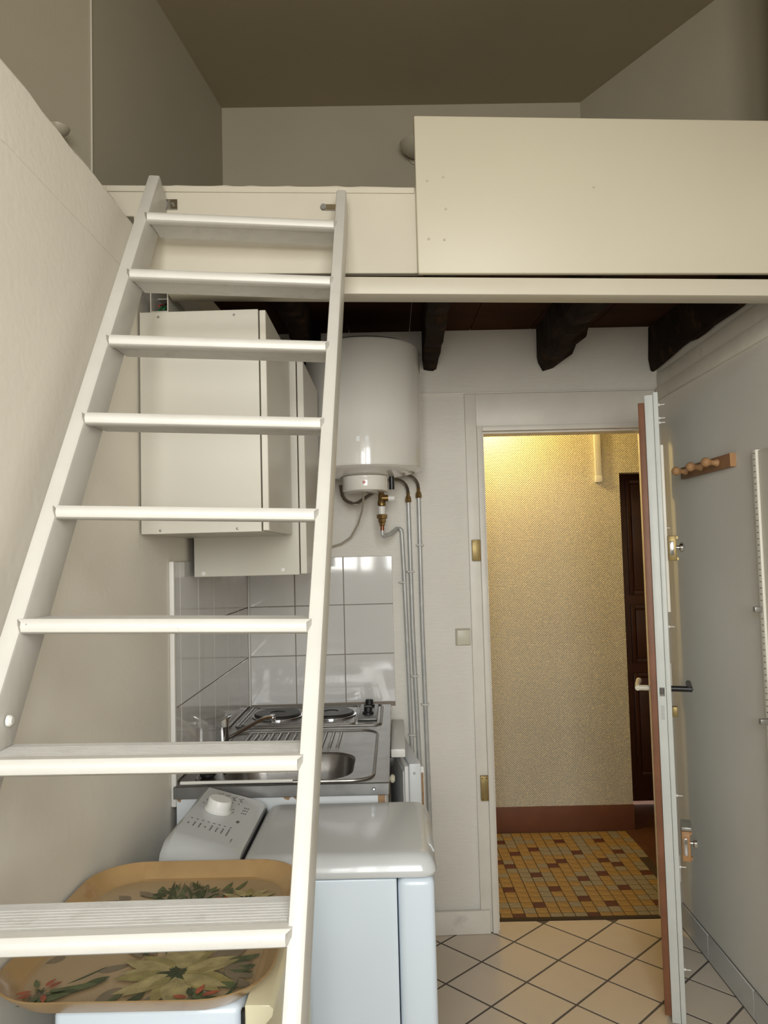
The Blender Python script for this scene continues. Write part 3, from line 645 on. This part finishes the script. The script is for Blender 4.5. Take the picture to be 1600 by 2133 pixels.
ridge(rrect(-0.562, -0.158, 2.775, 3.098, 0.02), 0.004)
for k in range(13):
    x = -0.500 + k*0.0255
    obj('drainer_rib', MB().tube([(x, 2.435, SZ-0.001), (x, 2.45, SZ+0.0012), (x, 2.63, SZ+0.0025), (x, 2.645, SZ-0.001)], 0.0050, 8), M['steel'], st, smooth=True)
for cx in (-0.455, -0.255):
    hp = obj('hotplate', MB().lathe([(0.088, 0), (0.088, 0.010), (0.083, 0.014), (0.03, 0.0145), (0.028, 0.012), (0.0, 0.012)], (cx, 2.940, SZ), n=40), M['iron'], st, smooth=True)
    obj('hotplate_ring', MB().lathe([(0.089, 0), (0.096, 0.0005), (0.096, 0.004), (0.089, 0.006)], (cx, 2.940, SZ), n=40), M['chrome'], hp, smooth=True)
kp = obj('knob_panel', MB().box((-0.150, 2.82, SZ), (-0.078, 3.10, SZ+0.008)), M['steeld'], st, 0.004)
for y in (2.905, 3.045):
    obj('knob', MB().lathe([(0.021, 0), (0.021, 0.008), (0.016, 0.010), (0.015, 0.026), (0.012, 0.028)], (-0.113, y, SZ+0.008), n=20), M['black'], kp, smooth=True)
obj('rivet', MB().lathe([(0.005, 0), (0.003, 0.003)], (-0.070, SY0-0.003, 0.899), (0, -1, 0), 10), M['chrome'], st)
o = obj('plastic_rod', MB().tube([(-0.583, 2.075, SZ+0.0055), (-0.43, 2.077, SZ+0.0052), (-0.285, 2.076, SZ+0.0055)], 0.0045, 8), M['caulk'], smooth=True); tag(o, 'thin white plastic rod lying along the near edge of the sink top', 'rod')
pg = thing('sink_plug', 'black rubber sink plug lying beside the bowl', 'plug', (-0.51, 2.15, SZ))
obj('stopper', MB().lathe([(0.018, 0), (0.022, 0.004), (0.022, 0.010), (0.014, 0.013)], (-0.528, 2.150, SZ+0.0005), n=20), M['black'], pg, smooth=True)
obj('pull_tab', MB().tube([(-0.520, 2.150, SZ+0.012), (-0.505, 2.155, SZ+0.026), (-0.49, 2.152, SZ+0.020), (-0.478, 2.150, SZ+0.006)], 0.006, 8), M['black'], pg, smooth=True)
tp = thing('kitchen_tap', 'chrome mixer tap with a long thin spout swung over the drainer', 'tap', (-0.566, 2.505, SZ))
obj('body', MB().lathe([(0.024, 0), (0.024, 0.004), (0.020, 0.006), (0.020, 0.055), (0.021, 0.056), (0.021, 0.060)], (-0.566, 2.505, SZ), n=24), M['chrome'], tp, smooth=True)
mb = MB(); n = 24; vs = []
for k in range(n):
    a = 2*math.pi*k/n; vs.append((-0.566+0.021*math.cos(a), 2.505+0.021*math.sin(a), SZ+0.0605))
for k in range(n):
    a = 2*math.pi*k/n; vs.append((-0.566+0.0195*math.cos(a), 2.505+0.0195*math.sin(a), SZ+0.078+0.012*math.cos(a)))
mb.add(vs, [tuple(range(n-1, -1, -1)), tuple(range(n, 2*n))] + [(k, (k+1) % n, n+(k+1) % n, n+k) for k in range(n)])
mb.tube([(-0.555, 2.505, SZ+0.084), (-0.543, 2.503, SZ+0.093), (-0.537, 2.502, SZ+0.094)], [0.007, 0.006, 0.004], 10); obj('lever_cap', mb, M['chrome'], tp, smooth=True)
obj('spout', MB().tube([(-0.556, 2.510, SZ+0.020), (-0.540, 2.530, SZ+0.024), (-0.505, 2.585, SZ+0.036), (-0.470, 2.635, SZ+0.049), (-0.452, 2.66, SZ+0.053), (-0.438, 2.68, SZ+0.050)], 0.0068, 12), M['chrome'], tp, smooth=True)
obj('aerator', MB().lathe([(0.010, 0), (0.011, 0.003), (0.0095, 0.006), (0.011, 0.010), (0.0095, 0.014), (0.010, 0.020)], (-0.434, 2.686, SZ+0.036), n=16), M['chrome'], tp, smooth=True)
# under counter fridge with its door ajar
uf = thing('undercounter_fridge', 'white fridge under the hotplates with its door left ajar', 'fridge', (-0.3, 2.85, 0))
obj('body', MB().box((SX0+0.02, 2.60, 0.0), (-0.045, 3.10, 0.872)), M['appl2'], uf, 0.003)
obj('top_flap', MB().box((-0.029, 2.588, 0.842), (0.019, 3.05, 0.870)), M['plast'], uf, 0.004)
ang = R(7)
hpv = Vector((-0.028, 3.105, 0)); du = Vector((math.sin(ang), -math.cos(ang), 0)); dnv = Vector((math.cos(ang), math.sin(ang), 0))
fr = lambda a, b, z: hpv + du*a + dnv*b + Vector((0, 0, z))
dr = obj('door', MB().fbox(fr, (0.0, 0.004, 0.06), (0.445, 0.045, 0.800)), M['appl2'], uf, 0.004)
obj('gasket', MB().fbox(fr, (0.01, -0.010, 0.07), (0.435, 0.0035, 0.79)), M['plast'], dr, 0.002)
obj('inner_seal', MB().fbox(fr, (0.03, -0.014, 0.09), (0.42, -0.0105, 0.77)), M['plast'], dr)
obj('thermostat_housing', MB().box((-0.0445, 2.606, 0.775), (-0.016, 2.70, 0.838)), M['black'], uf, 0.004)
obj('handle', MB().fbox(fr, (0.405, 0.0455, 0.645), (0.43, 0.058, 0.785)), M['plast'], dr, 0.003)
obj('handle_recess', MB().fbox(fr, (0.4305, 0.0475, 0.655), (0.4325, 0.0545, 0.765)), M['rust'], dr)
obj('screw_plug', MB().lathe([(0.005, 0), (0.004, 0.0015)], fr(0.445, 0.022, 0.768), du, 12), M['pipe'], dr)
# chrome stop valve between washing machine and cupboard
va = thing('stop_valve', 'small chrome stop valve on the left wall behind the washing machine', 'valve', (XL+0.02, 2.035, 0.75))
obj('rose', MB().lathe([(0.024, 0), (0.024, 0.003), (0.012, 0.007)], (XL+0.0005, 2.035, 0.755), (1, 0, 0), 20), M['chrome'], va, smooth=True)
obj('stem', MB().tube([(XL+0.006, 2.035, 0.755), (XL+0.040, 2.035, 0.755)], 0.008, 12), M['chrome'], va, smooth=True)
obj('nut', MB().lathe([(0.014, 0), (0.014, 0.014)], (XL+0.030, 2.035, 0.755), (1, 0, 0), 6), M['chrome'], va)
obj('hose', MB().tube([(XL+0.036, 2.035, 0.745), (XL+0.036, 2.035, 0.72), (XL+0.034, 2.035, 0.5)], 0.010, 10), M['braid'], va, smooth=True)

# ------------------------------------------------------------------ washing machine
wx0, wx1, wy0, wy1 = -0.520, 0.066, 1.658, 2.040
wm = thing('washing_machine', 'white top loading washing machine beside the doorway', 'washing machine', (-0.2, 1.85, 0))
bd = obj('body', MB().box((wx0, wy0, 0.012), (-0.0135, wy1, 0.832)), M['appl'], wm, 0.004)
obj('front_panel', MB().box((-0.0115, wy0-0.0005, 0.012), (wx1, wy1, 0.832)), M['appl'], wm, 0.016, 3)
for x in (wx0+0.05, wx1-0.06):
    for y in (wy0+0.05, wy1-0.05): obj('foot', MB().lathe([(0.018, 0), (0.014, 0.0118)], (x, y, 0.0), n=12), M['black'], wm)
# top cap with rounded edges
mb = MB(); lev = [(0.0, 0.836), (-0.002, 0.842), (0.0, 0.850), (0.007, 0.866), (0.016, 0.875), (0.028, 0.879)]
def caplev(lev, x0, x1, y0, y1, r):
    mb = MB(); m0 = None
    for ins, z in lev:
        P = rrect(x0+ins, x1-ins, y0+ins, y1-ins, max(0.012, r-ins*0.3), 5); m0 = len(P); mb.v += [Vector((x, y, z)) for x, y in P]
    for k in range(len(lev)-1):
        for i in range(m0): mb.f.append([k*m0+i, k*m0+(i+1) % m0, (k+1)*m0+(i+1) % m0, (k+1)*m0+i]); mb.m.append(0)
    mb.f.append([(len(lev)-1)*m0+i for i in range(m0)]); mb.f.append(list(range(m0-1, -1, -1))); mb.m += [0, 0]
    return mb
obj('lid', caplev(lev, -0.3465, wx1+0.004, wy0-0.004, wy1, 0.03), M['appltop'], wm, smooth=True)
obj('lid_seam', MB().box((-0.3488, wy0+0.008, 0.838), (-0.3467, wy1-0.008, 0.864)), M['black'], wm)
lh = MB().prism([(0.0, 0.846), (0.020, 0.848), (0.026, 0.856), (0.018, 0.870), (0.0, 0.878)], lambda a, z, h: Vector((wx1-0.020+a, h, z)), wy0+0.085, wy1-0.06); obj('lid_handle', lh, M['appltop'], wm, 0.003)
# sloping control panel at the wall side
zp = lambda x: 0.880 + 0.040*min(1, max(0, (-0.348-x)/0.14))
cp = MB(); xs_ = [-0.349, -0.362, -0.495, -0.515]; zz_ = [0.874, 0.884, 0.922, 0.905]
for y, dz in ((wy0-0.002, -0.036), (wy0+0.012, -0.016), (wy0+0.040, -0.003), (wy0+0.055, 0.0), (wy1-0.012, 0.0), (wy1, -0.012)):
    cp.v += [Vector((x, y, 0.834)) for x in (xs_[0], xs_[-1])][:1] + [Vector((x, y, max(0.838, z+dz))) for x, z in zip(xs_, zz_)] + [Vector((xs_[-1], y, 0.834))]
for k in range(5):
    for i in range(5): cp.f.append([k*6+i, k*6+i+1, (k+1)*6+i+1, (k+1)*6+i]); cp.m.append(0)
    cp.f.append([k*6+5, k*6, (k+1)*6, (k+1)*6+5]); cp.m.append(0)
cp.f += [[0, 1, 2, 3, 4, 5], [35, 34, 33, 32, 31, 30]]; cp.m += [0, 0]
pn = obj('control_panel', cp, M['appltop'], wm, smooth=True)
pnrm = Vector((0.038, 0, 0.133)).normalized()
pp = lambda a, b, h=0.0: Vector((-0.362 - 0.133*a, wy0+0.055 + b*(wy1-wy0-0.067), 0.884+0.038*a)) + pnrm*h
kn = obj('programme_knob', MB().lathe([(0.032, 0), (0.032, 0.003), (0.029, 0.004), (0.028, 0.026), (0.026, 0.029), (0.0, 0.0295)], pp(0.60, 0.56, 0.0005), pnrm, 32), M['plast'], pn, smooth=True)
mk = MB()
def dash(a, b, la, lb): mk.hexa([pp(a-la/2, b-lb/2, 0.0002), pp(a+la/2, b-lb/2, 0.0002), pp(a+la/2, b+lb/2, 0.0002), pp(a-la/2, b+lb/2, 0.0002), pp(a-la/2, b-lb/2, 0.0006), pp(a+la/2, b-lb/2, 0.0006), pp(a+la/2, b+lb/2, 0.0006), pp(a-la/2, b+lb/2, 0.0006)])
for k in range(8):
    a = 0.90-0.095*k
    dash(a, 0.30, 0.035, 0.010); l_ = (0.03, 0.07, 0.075, 0.035, 0.085, 0.075, 0.085, 0.12)[k]
    for q in range(int(l_/0.014)): dash(a+0.004*(q % 2), 0.255-l_/2+q*0.017-0.05, 0.022, 0.010)
for k in range(4):
    a = 0.72-0.13*k; dash(a, 0.80, 0.04, 0.010)
    for q in range(4): dash(a+0.02*(q % 3)-0.02, 0.86+q*0.024, 0.035 if q % 2 else 0.06, 0.009)
for k in range(3):
    for q in range(3): dash(0.20-0.035*q, 0.75-0.06*k, 0.020, 0.018)
dash(0.18, 0.44, 0.05, 0.045)
for q in range(3): dash(0.12, 0.06+0.022*q, 0.016, 0.012)
for a, b in ((0.36, 0.66), (0.34, 0.60), (0.88, 0.72), (0.90, 0.64)): dash(a, b, 0.03, 0.012)
obj('printed_marks', mk, M['print'], pn)['kind'] = 'stuff'

# ------------------------------------------------------------------ small fridge and tray
fg = thing('small_fridge', 'small white fridge with a yellowed door edge under the flowered tray', 'fridge', (-0.35, 1.36, 0))
obj('body', MB().box((-0.500, 1.120, 0.0), (-0.232, 1.600, 0.882)), M['appl'], fg, 0.012, 3)
pr = [(-0.227, 0.06), (-0.196, 0.06), (-0.192, 0.5), (-0.192, 0.80), (-0.203, 0.83), (-0.203, 0.852), (-0.188, 0.868), (-0.186, 0.878), (-0.192, 0.884), (-0.227, 0.885)]
dr = obj('door', MB().prism(pr, lambda x, z, y: Vector((x, y, z)), 1.117, 1.602), M['yel'], fg, 0.002)
obj('hinge', MB().box((-0.2318, 1.114, 0.835), (-0.2272, 1.124, 0.878)), M['black'], fg)
tr = thing('serving_tray', 'amber lacquered serving tray painted with flowers on the small fridge', 'tray', (-0.40, 1.32, 0.8855))
TX0, TX1, TY0, TY1, TZ = -0.598, -0.192, 1.078, 1.568, 0.8865
mb = MB(); lev = [(0.034, 0.0), (0.024, 0.002), (0.009, 0.020), (0.003, 0.027), (0.0, 0.0265), (0.003, 0.023), (0.011, 0.014), (0.026, -0.0005), (0.034, -0.0009)]
m0 = None; mb = MB()
for ins, z in lev:
    P = rrect(TX0+ins, TX1-ins, TY0+ins, TY1-ins, 0.095-ins*0.7, 8); m0 = len(P); mb.v += [Vector((x, y, TZ+z)) for x, y in P]
for k in range(len(lev)-1):
    for i in range(m0): mb.f.append([k*m0+i, k*m0+(i+1) % m0, (k+1)*m0+(i+1) % m0, (k+1)*m0+i]); mb.m.append(0)
mb.f.append([(len(lev)-1)*m0+i for i in range(m0)]); mb.m.append(0)
obj('rim', mb, M['tray'], tr, smooth=True)
ins = 0.033
bedp = [Vector(p) for p in rrect(TX0+ins, TX1-ins, TY0+ins, TY1-ins, 0.0715, 8)]
bed = obj('bed', MB().prism([(p.x, p.y) for p in bedp], lambda a, b, z: Vector((a, b, z)), TZ-0.0006, TZ+0.0008), M['traybed'], tr)
fmats = [M['gd'], M['gm'], M['pet'], M['pet2'], M['tau'], M['rp']]
fp = MB(); lay = [0]; rnd = random.Random(21)
def leaf(x, y, ang, ln, wd_, mi, cv=0.15):
    fp.mi = mi; lay[0] += 1; z = TZ + 0.0010 + 0.000012*lay[0]; n = 7; L_ = []; R_ = []
    for k in range(n+1):
        t = k/n; w = wd_*0.5*math.sin(math.pi*min(1, t**0.8))*(1.0 if t < 0.9 else 0.7); c_ = cv*ln*t*t
        px = t*ln; L_.append((px, c_+w)); R_.append((px, c_-w))
    ca, sa = math.cos(ang), math.sin(ang)
    P = [(x+a*ca-b*sa, y+a*sa+b*ca, z) for a, b in L_ + R_[::-1]]
    P = [(min(max(a, TX0+0.036), TX1-0.036), min(max(b, TY0+0.036), TY1-0.036), c_) for a, b, c_ in P]
    fp.add(P, [tuple(range(len(P)))])
def flower(x, y, r, mi, n=12, sq=1.0, mi2=3):
    for k in range(n):
        a = 2*math.pi*k/n + rnd.uniform(-.2, .2); leaf(x+0.012*math.cos(a), y+0.012*math.sin(a), a, r*rnd.uniform(.8, 1.1), r*0.36, mi if k % 3 else mi2, rnd.uniform(-.2, .2))
    for k in range(9): a = rnd.uniform(0, 6.28); leaf(x, y, a, r*0.38, r*0.12, 0)
# taupe shadow leaves, then green leaves, then blossoms
for k in range(30):
    x = rnd.uniform(TX0+0.06, TX1-0.06); y = rnd.uniform(TY0+0.05, TY1-0.10); leaf(x, y, rnd.uniform(0, 6.28), rnd.uniform(.03, .055), rnd.uniform(.012, .022), 4)
for k in range(120):
    a = rnd.uniform(0, 6.28); q = rnd.uniform(0.01, 0.10); leaf(-0.385+q*math.cos(a)*1.35, 1.43+q*math.sin(a)*0.62, a+rnd.uniform(-.7, .7), rnd.uniform(.025, .055), rnd.uniform(.008, .018), rnd.choice((0, 0, 0, 1, 1, 4)))
for k in range(26):
    a = rnd.uniform(0.9, 2.3); leaf(-0.395+rnd.uniform(-.03, .03), 1.445, a, rnd.uniform(.04, .085), .007, rnd.choice((0, 0, 1, 4)), rnd.uniform(-.3, .3))
for k in range(30): a = rnd.uniform(0, 6.28); leaf(-0.36+.085*math.cos(a), 1.20+.055*math.sin(a), a+rnd.uniform(-.5, .5), rnd.uniform(.04, .075), rnd.uniform(.014, .026), rnd.choice((0, 1, 4, 4)))
for k in range(5): leaf(-0.455-.01*k, 1.17-.008*k, 3.5+rnd.uniform(-.3, .3), .06, .016, rnd.choice((0, 1)))
for k in range(7): leaf(-0.285+.012*k, 1.215-.012*k, -0.5+rnd.uniform(-.5, .5), .045, .014, 4)
flower(-0.345, 1.195, 0.082, 2, 17); flower(-0.345, 1.195, 0.050, 2, 9)
flower(-0.285, 1.440, 0.042, 2, 12); flower(-0.415, 1.395, 0.038, 5, 11, mi2=2); flower(-0.355, 1.385, 0.032, 3, 10, mi2=2)
flower(-0.325, 1.425, 0.022, 5, 9, mi2=5); flower(-0.300, 1.122, 0.026, 5, 9, mi2=0); flower(-0.530, 1.150, 0.024, 5, 8, mi2=1); flower(-0.235, 1.405, 0.020, 5, 8, mi2=1)
leaf(-0.50, 1.165, 0.7, .07, .005, 0); leaf(-0.265, 1.115, 0.8, .055, .006, 0, .5)
obj('flower_print', fp, fmats, bed)['kind'] = 'stuff'

# ------------------------------------------------------------------ entrance door, swung open into the room
H0 = Vector((1.066, 3.135, 0)); E0 = Vector((0.868, 2.540, 0)); du = (E0-H0).normalized(); DW = (E0-H0).length
dm = Vector((-du.y, du.x, 0))
if dm.x < 0: dm = -dm
dp = lambda s, t, z: H0 + du*s + dm*t + Vector((0, 0, z))       # s from the hinge, t towards the right wall
d1 = thing('door_1', 'entrance door standing wide open, white edge and brown outer face', 'door', H0, kind='structure')
d1['category'] = 'door'
obj('outer_board', MB().fbox(dp, (0.006, -0.048, 0.022), (DW-0.004, -0.0275, 1.993)), M['doorbrown'], d1, 0.002)
obj('leaf', MB().fbox(dp, (0.0, -0.027, 0.004), (DW, -0.0003, 2.017)), M['doorw'], d1, 0.002)
obj('inner_board', MB().fbox(dp, (0.004, 0.0003, 0.004), (DW-0.001, 0.016, 2.026)), M['doorw'], d1, 0.003)
obj('cover_strip', MB().fbox(dp, (DW-0.045, 0.0163, 1.30), (DW-0.01, 0.026, 1.85)), M['casing'], d1, 0.002)
for z in (1.985, 1.94, 1.925, 1.575, 1.252, 0.71, 0.485, 0.165):
    obj('screw_tip', MB().lathe([(0.0042, 0), (0.0042, 0.004), (0.0016, 0.006), (0.0014, 0.020)], dp(DW-0.02, 0.0162, z), dm, 8), M['cap'], d1)
def lock(z, h, m, knobm, name):
    l_ = obj(name, MB().fbox(dp, (DW-0.085, 0.0262, z-h/2), (DW+0.004, 0.052, z+h/2)), M[m], d1, 0.003)
    obj('bolt', MB().fbox(dp, (DW+0.0042, 0.031, z-h*0.28), (DW+0.009, 0.044, z+h*0.28)), M[knobm], l_, 0.001)
    obj('knob', MB().lathe([(0.006, 0), (0.006, 0.009), (0.016, 0.012), (0.017, 0.020), (0.012, 0.026)], dp(DW-0.03, 0.0521, z+0.002), dm, 20), M['chrome'], l_, smooth=True)
    for dz in (-h*0.42, h*0.42): obj('lug', MB().fbox(dp, (DW-0.02, 0.0522, z+dz-0.004), (DW-0.006, 0.0575, z+dz+0.004)), M[m], l_)
lock(1.508, 0.082, 'brassp', 'chrome', 'rim_lock')
lock(0.558, 0.094, 'wood', 'chrome', 'rim_lock')
obj('lock_cap', MB().fbox(dp, (DW-0.08, 0.0262, 0.606), (DW+0.002, 0.058, 0.618)), M['greym'], d1, 0.003)
hb = MB().tube([dp(DW-0.05, 0.0165, 1.047), dp(DW-0.05, 0.080, 1.047)], 0.0095, 14); hb.tube([dp(DW-0.043, 0.074, 1.047), dp(DW-0.17, 0.074, 1.047)], 0.0095, 14); obj('black_lever', hb, M['black'], d1, smooth=True, label='black lever handle')
hb = MB().tube([dp(DW-0.05, -0.0485, 1.047), dp(DW-0.05, -0.092, 1.047)], 0.009, 14); hb.tube([dp(DW-0.043, -0.088, 1.047), dp(DW-0.10, -0.090, 1.050), dp(DW-0.155, -0.086, 1.054)], [0.009, 0.008, 0.010], 14); obj('white_lever', hb, M['cream'], d1, smooth=True, label='cream lever handle on the outer face')
obj('latch_plate', MB().fbox(dp, (DW+0.0002, -0.020, 1.030), (DW+0.0012, -0.004, 1.058)), M['screw'], d1)
mb = MB()
for k in range(3): mb.fbox(dp, (DW+0.0013, -0.019+0.005*k, 1.036), (DW+0.003, -0.0165+0.005*k, 1.056))
obj('latch_tongue', mb, M['black'], d1)
obj('keyhole_plate', MB().fbox(dp, (DW+0.0002, -0.018, 0.955), (DW+0.001, -0.007, 1.000)), M['pipe'], d1)
obj('cylinder', MB().fbox(dp, (DW-0.07, 0.0163, 0.955), (DW-0.045, 0.034, 0.988)), M['brassp'], d1, 0.003)
for z in (0.25, 1.0, 1.78): obj('hinge', MB().tube([dp(0.004, 0.023, z-0.05), dp(0.004, 0.023, z+0.05)], 0.007, 10), M['casing'], d1, smooth=True)

# ------------------------------------------------------------------ fittings on the back wall
def keep(z0, z1, x0, x1, label):
    k = thing('lock_keep', label, 'lock keep', bw((x0+x1)/2, 0.014, z0), 'brass lock keeps on the door casing')
    obj('case', MB().fbox(bwf, (x0, 0.0143, z0), (x1, 0.034, z1)), M['brassp'], k, 0.002)
    for x in (x0+0.007, x1-0.007):
        for z in (z0+0.008, z1-0.008): obj('screw', MB().lathe([(0.0032, 0), (0.0022, 0.0012)], bw(x, 0.034, z), (math.sin(BW), -math.cos(BW), 0), 8), M['brass'], k)
keep(1.477, 1.563, 0.316, 0.351, 'upper brass lock keep on the left door casing')
keep(0.519, 0.616, 0.320, 0.351, 'lower brass lock keep on the left door casing')
sw = thing('switch_plate', 'small square cream blanking plate beside the door casing', 'wall plate', bw(0.268, 0, 1.135))
obj('frame', MB().fbox(bwf, (0.240, 0.0005, 1.135), (0.300, 0.007, 1.203)), M['cable'], sw, 0.001, 1)
obj('cover', MB().fbox(bwf, (0.246, 0.0072, 1.137), (0.300, 0.012, 1.197)), M['cream'], sw, 0.002)

# ------------------------------------------------------------------ right wall: coat rack, slotted panel
rk = thing('coat_rack', 'short wooden coat rack with three turned pegs on the right wall', 'coat rack', (XR, 2.72, 1.767))
obj('board', MB().box((XR-0.019, 2.508, 1.768), (XR-0.0005, 2.940, 1.812)), M['woodb'], rk, 0.002)
obj('end_grain', MB().box((XR-0.0195, 2.505, 1.768), (XR-0.0005, 2.5075, 1.812)), M['wood'], rk)
for y in (2.875, 2.735, 2.600):
    obj('peg', MB().lathe([(0.012, 0), (0.0125, 0.006), (0.009, 0.014), (0.008, 0.022), (0.011, 0.028), (0.0155, 0.034), (0.0165, 0.042), (0.014, 0.050), (0.007, 0.055), (0.0, 0.056)], (XR-0.0192, y, 1.790), (-1, 0, 0.10), 20), M['wood'], rk, smooth=True)
sp = thing('slotted_panel', 'white panel with a slotted shelf rail at the right edge of the photo', 'shelf panel', (XR, 2.0, 0.05))
obj('panel', MB().box((XR-0.010, 1.55, 0.30), (XR-0.0005, 2.334, 1.797)), M['panelw'], sp, 0.002)
rl = obj('slotted_rail', MB().box((XR-0.016, 2.336, 0.30), (XR-0.0005, 2.362, 1.800)), M['panelw'], sp, 0.0015)
z = 1.790
while z > 0.34:
    if not (1.30 < z < 1.345): obj('slot', MB().box((XR-0.0166, 2.341, z-0.002), (XR-0.0160, 2.352, z)), M['slot'], rl)
    z -= 0.0185
for z, lab in ((1.318, 'upper'), (0.985, 'lower')):
    b_ = obj('shelf_bracket', MB().box((XR-0.040, 2.340, z-0.008), (XR-0.0170, 2.356, z+0.008)), M['greym'], sp, 0.002)

# ------------------------------------------------------------------ bowl wall lamps above the loft
def bowl_lamp(c, nrm, label, r):
    c = Vector(c); nrm = Vector(nrm).normalized()
    t = thing('wall_lamp', label, 'lamp', c, 'unlit bowl wall lamps above the loft')
    obj('back_plate', MB().lathe([(r*0.5, 0.001), (r*0.5, 0.008), (r*0.3, 0.012)], c, nrm, 20), M['glass'], t, smooth=True)
    obj('arm', MB().tube([c+nrm*0.008, c+nrm*0.03, c+nrm*0.035], 0.007, 8), M['glass'], t, smooth=True)
    obj('bowl_shade', MB().lathe([(r*0.15, -r*0.55), (r*0.6, -r*0.42), (r*0.9, -r*0.15), (r, 0.12*r), (r*0.94, 0.12*r), (r*0.8, -r*0.1), (r*0.2, -r*0.4)], c+nrm*(r+0.012)+Vector((0, 0, 0.0)), (0, 0, 1), 28), M['glass'], t, smooth=True)
bowl_lamp(bw(0.138, 0.0005, 3.185), (math.sin(BW), -math.cos(BW), 0), 'dim round bowl lamp on the back wall, half hidden by the guard board', 0.075)
bowl_lamp((-0.880, 1.954, 2.635), (0.872, -0.49, 0), 'small bowl lamp peeping over the ledge on the upper left wall', 0.030)
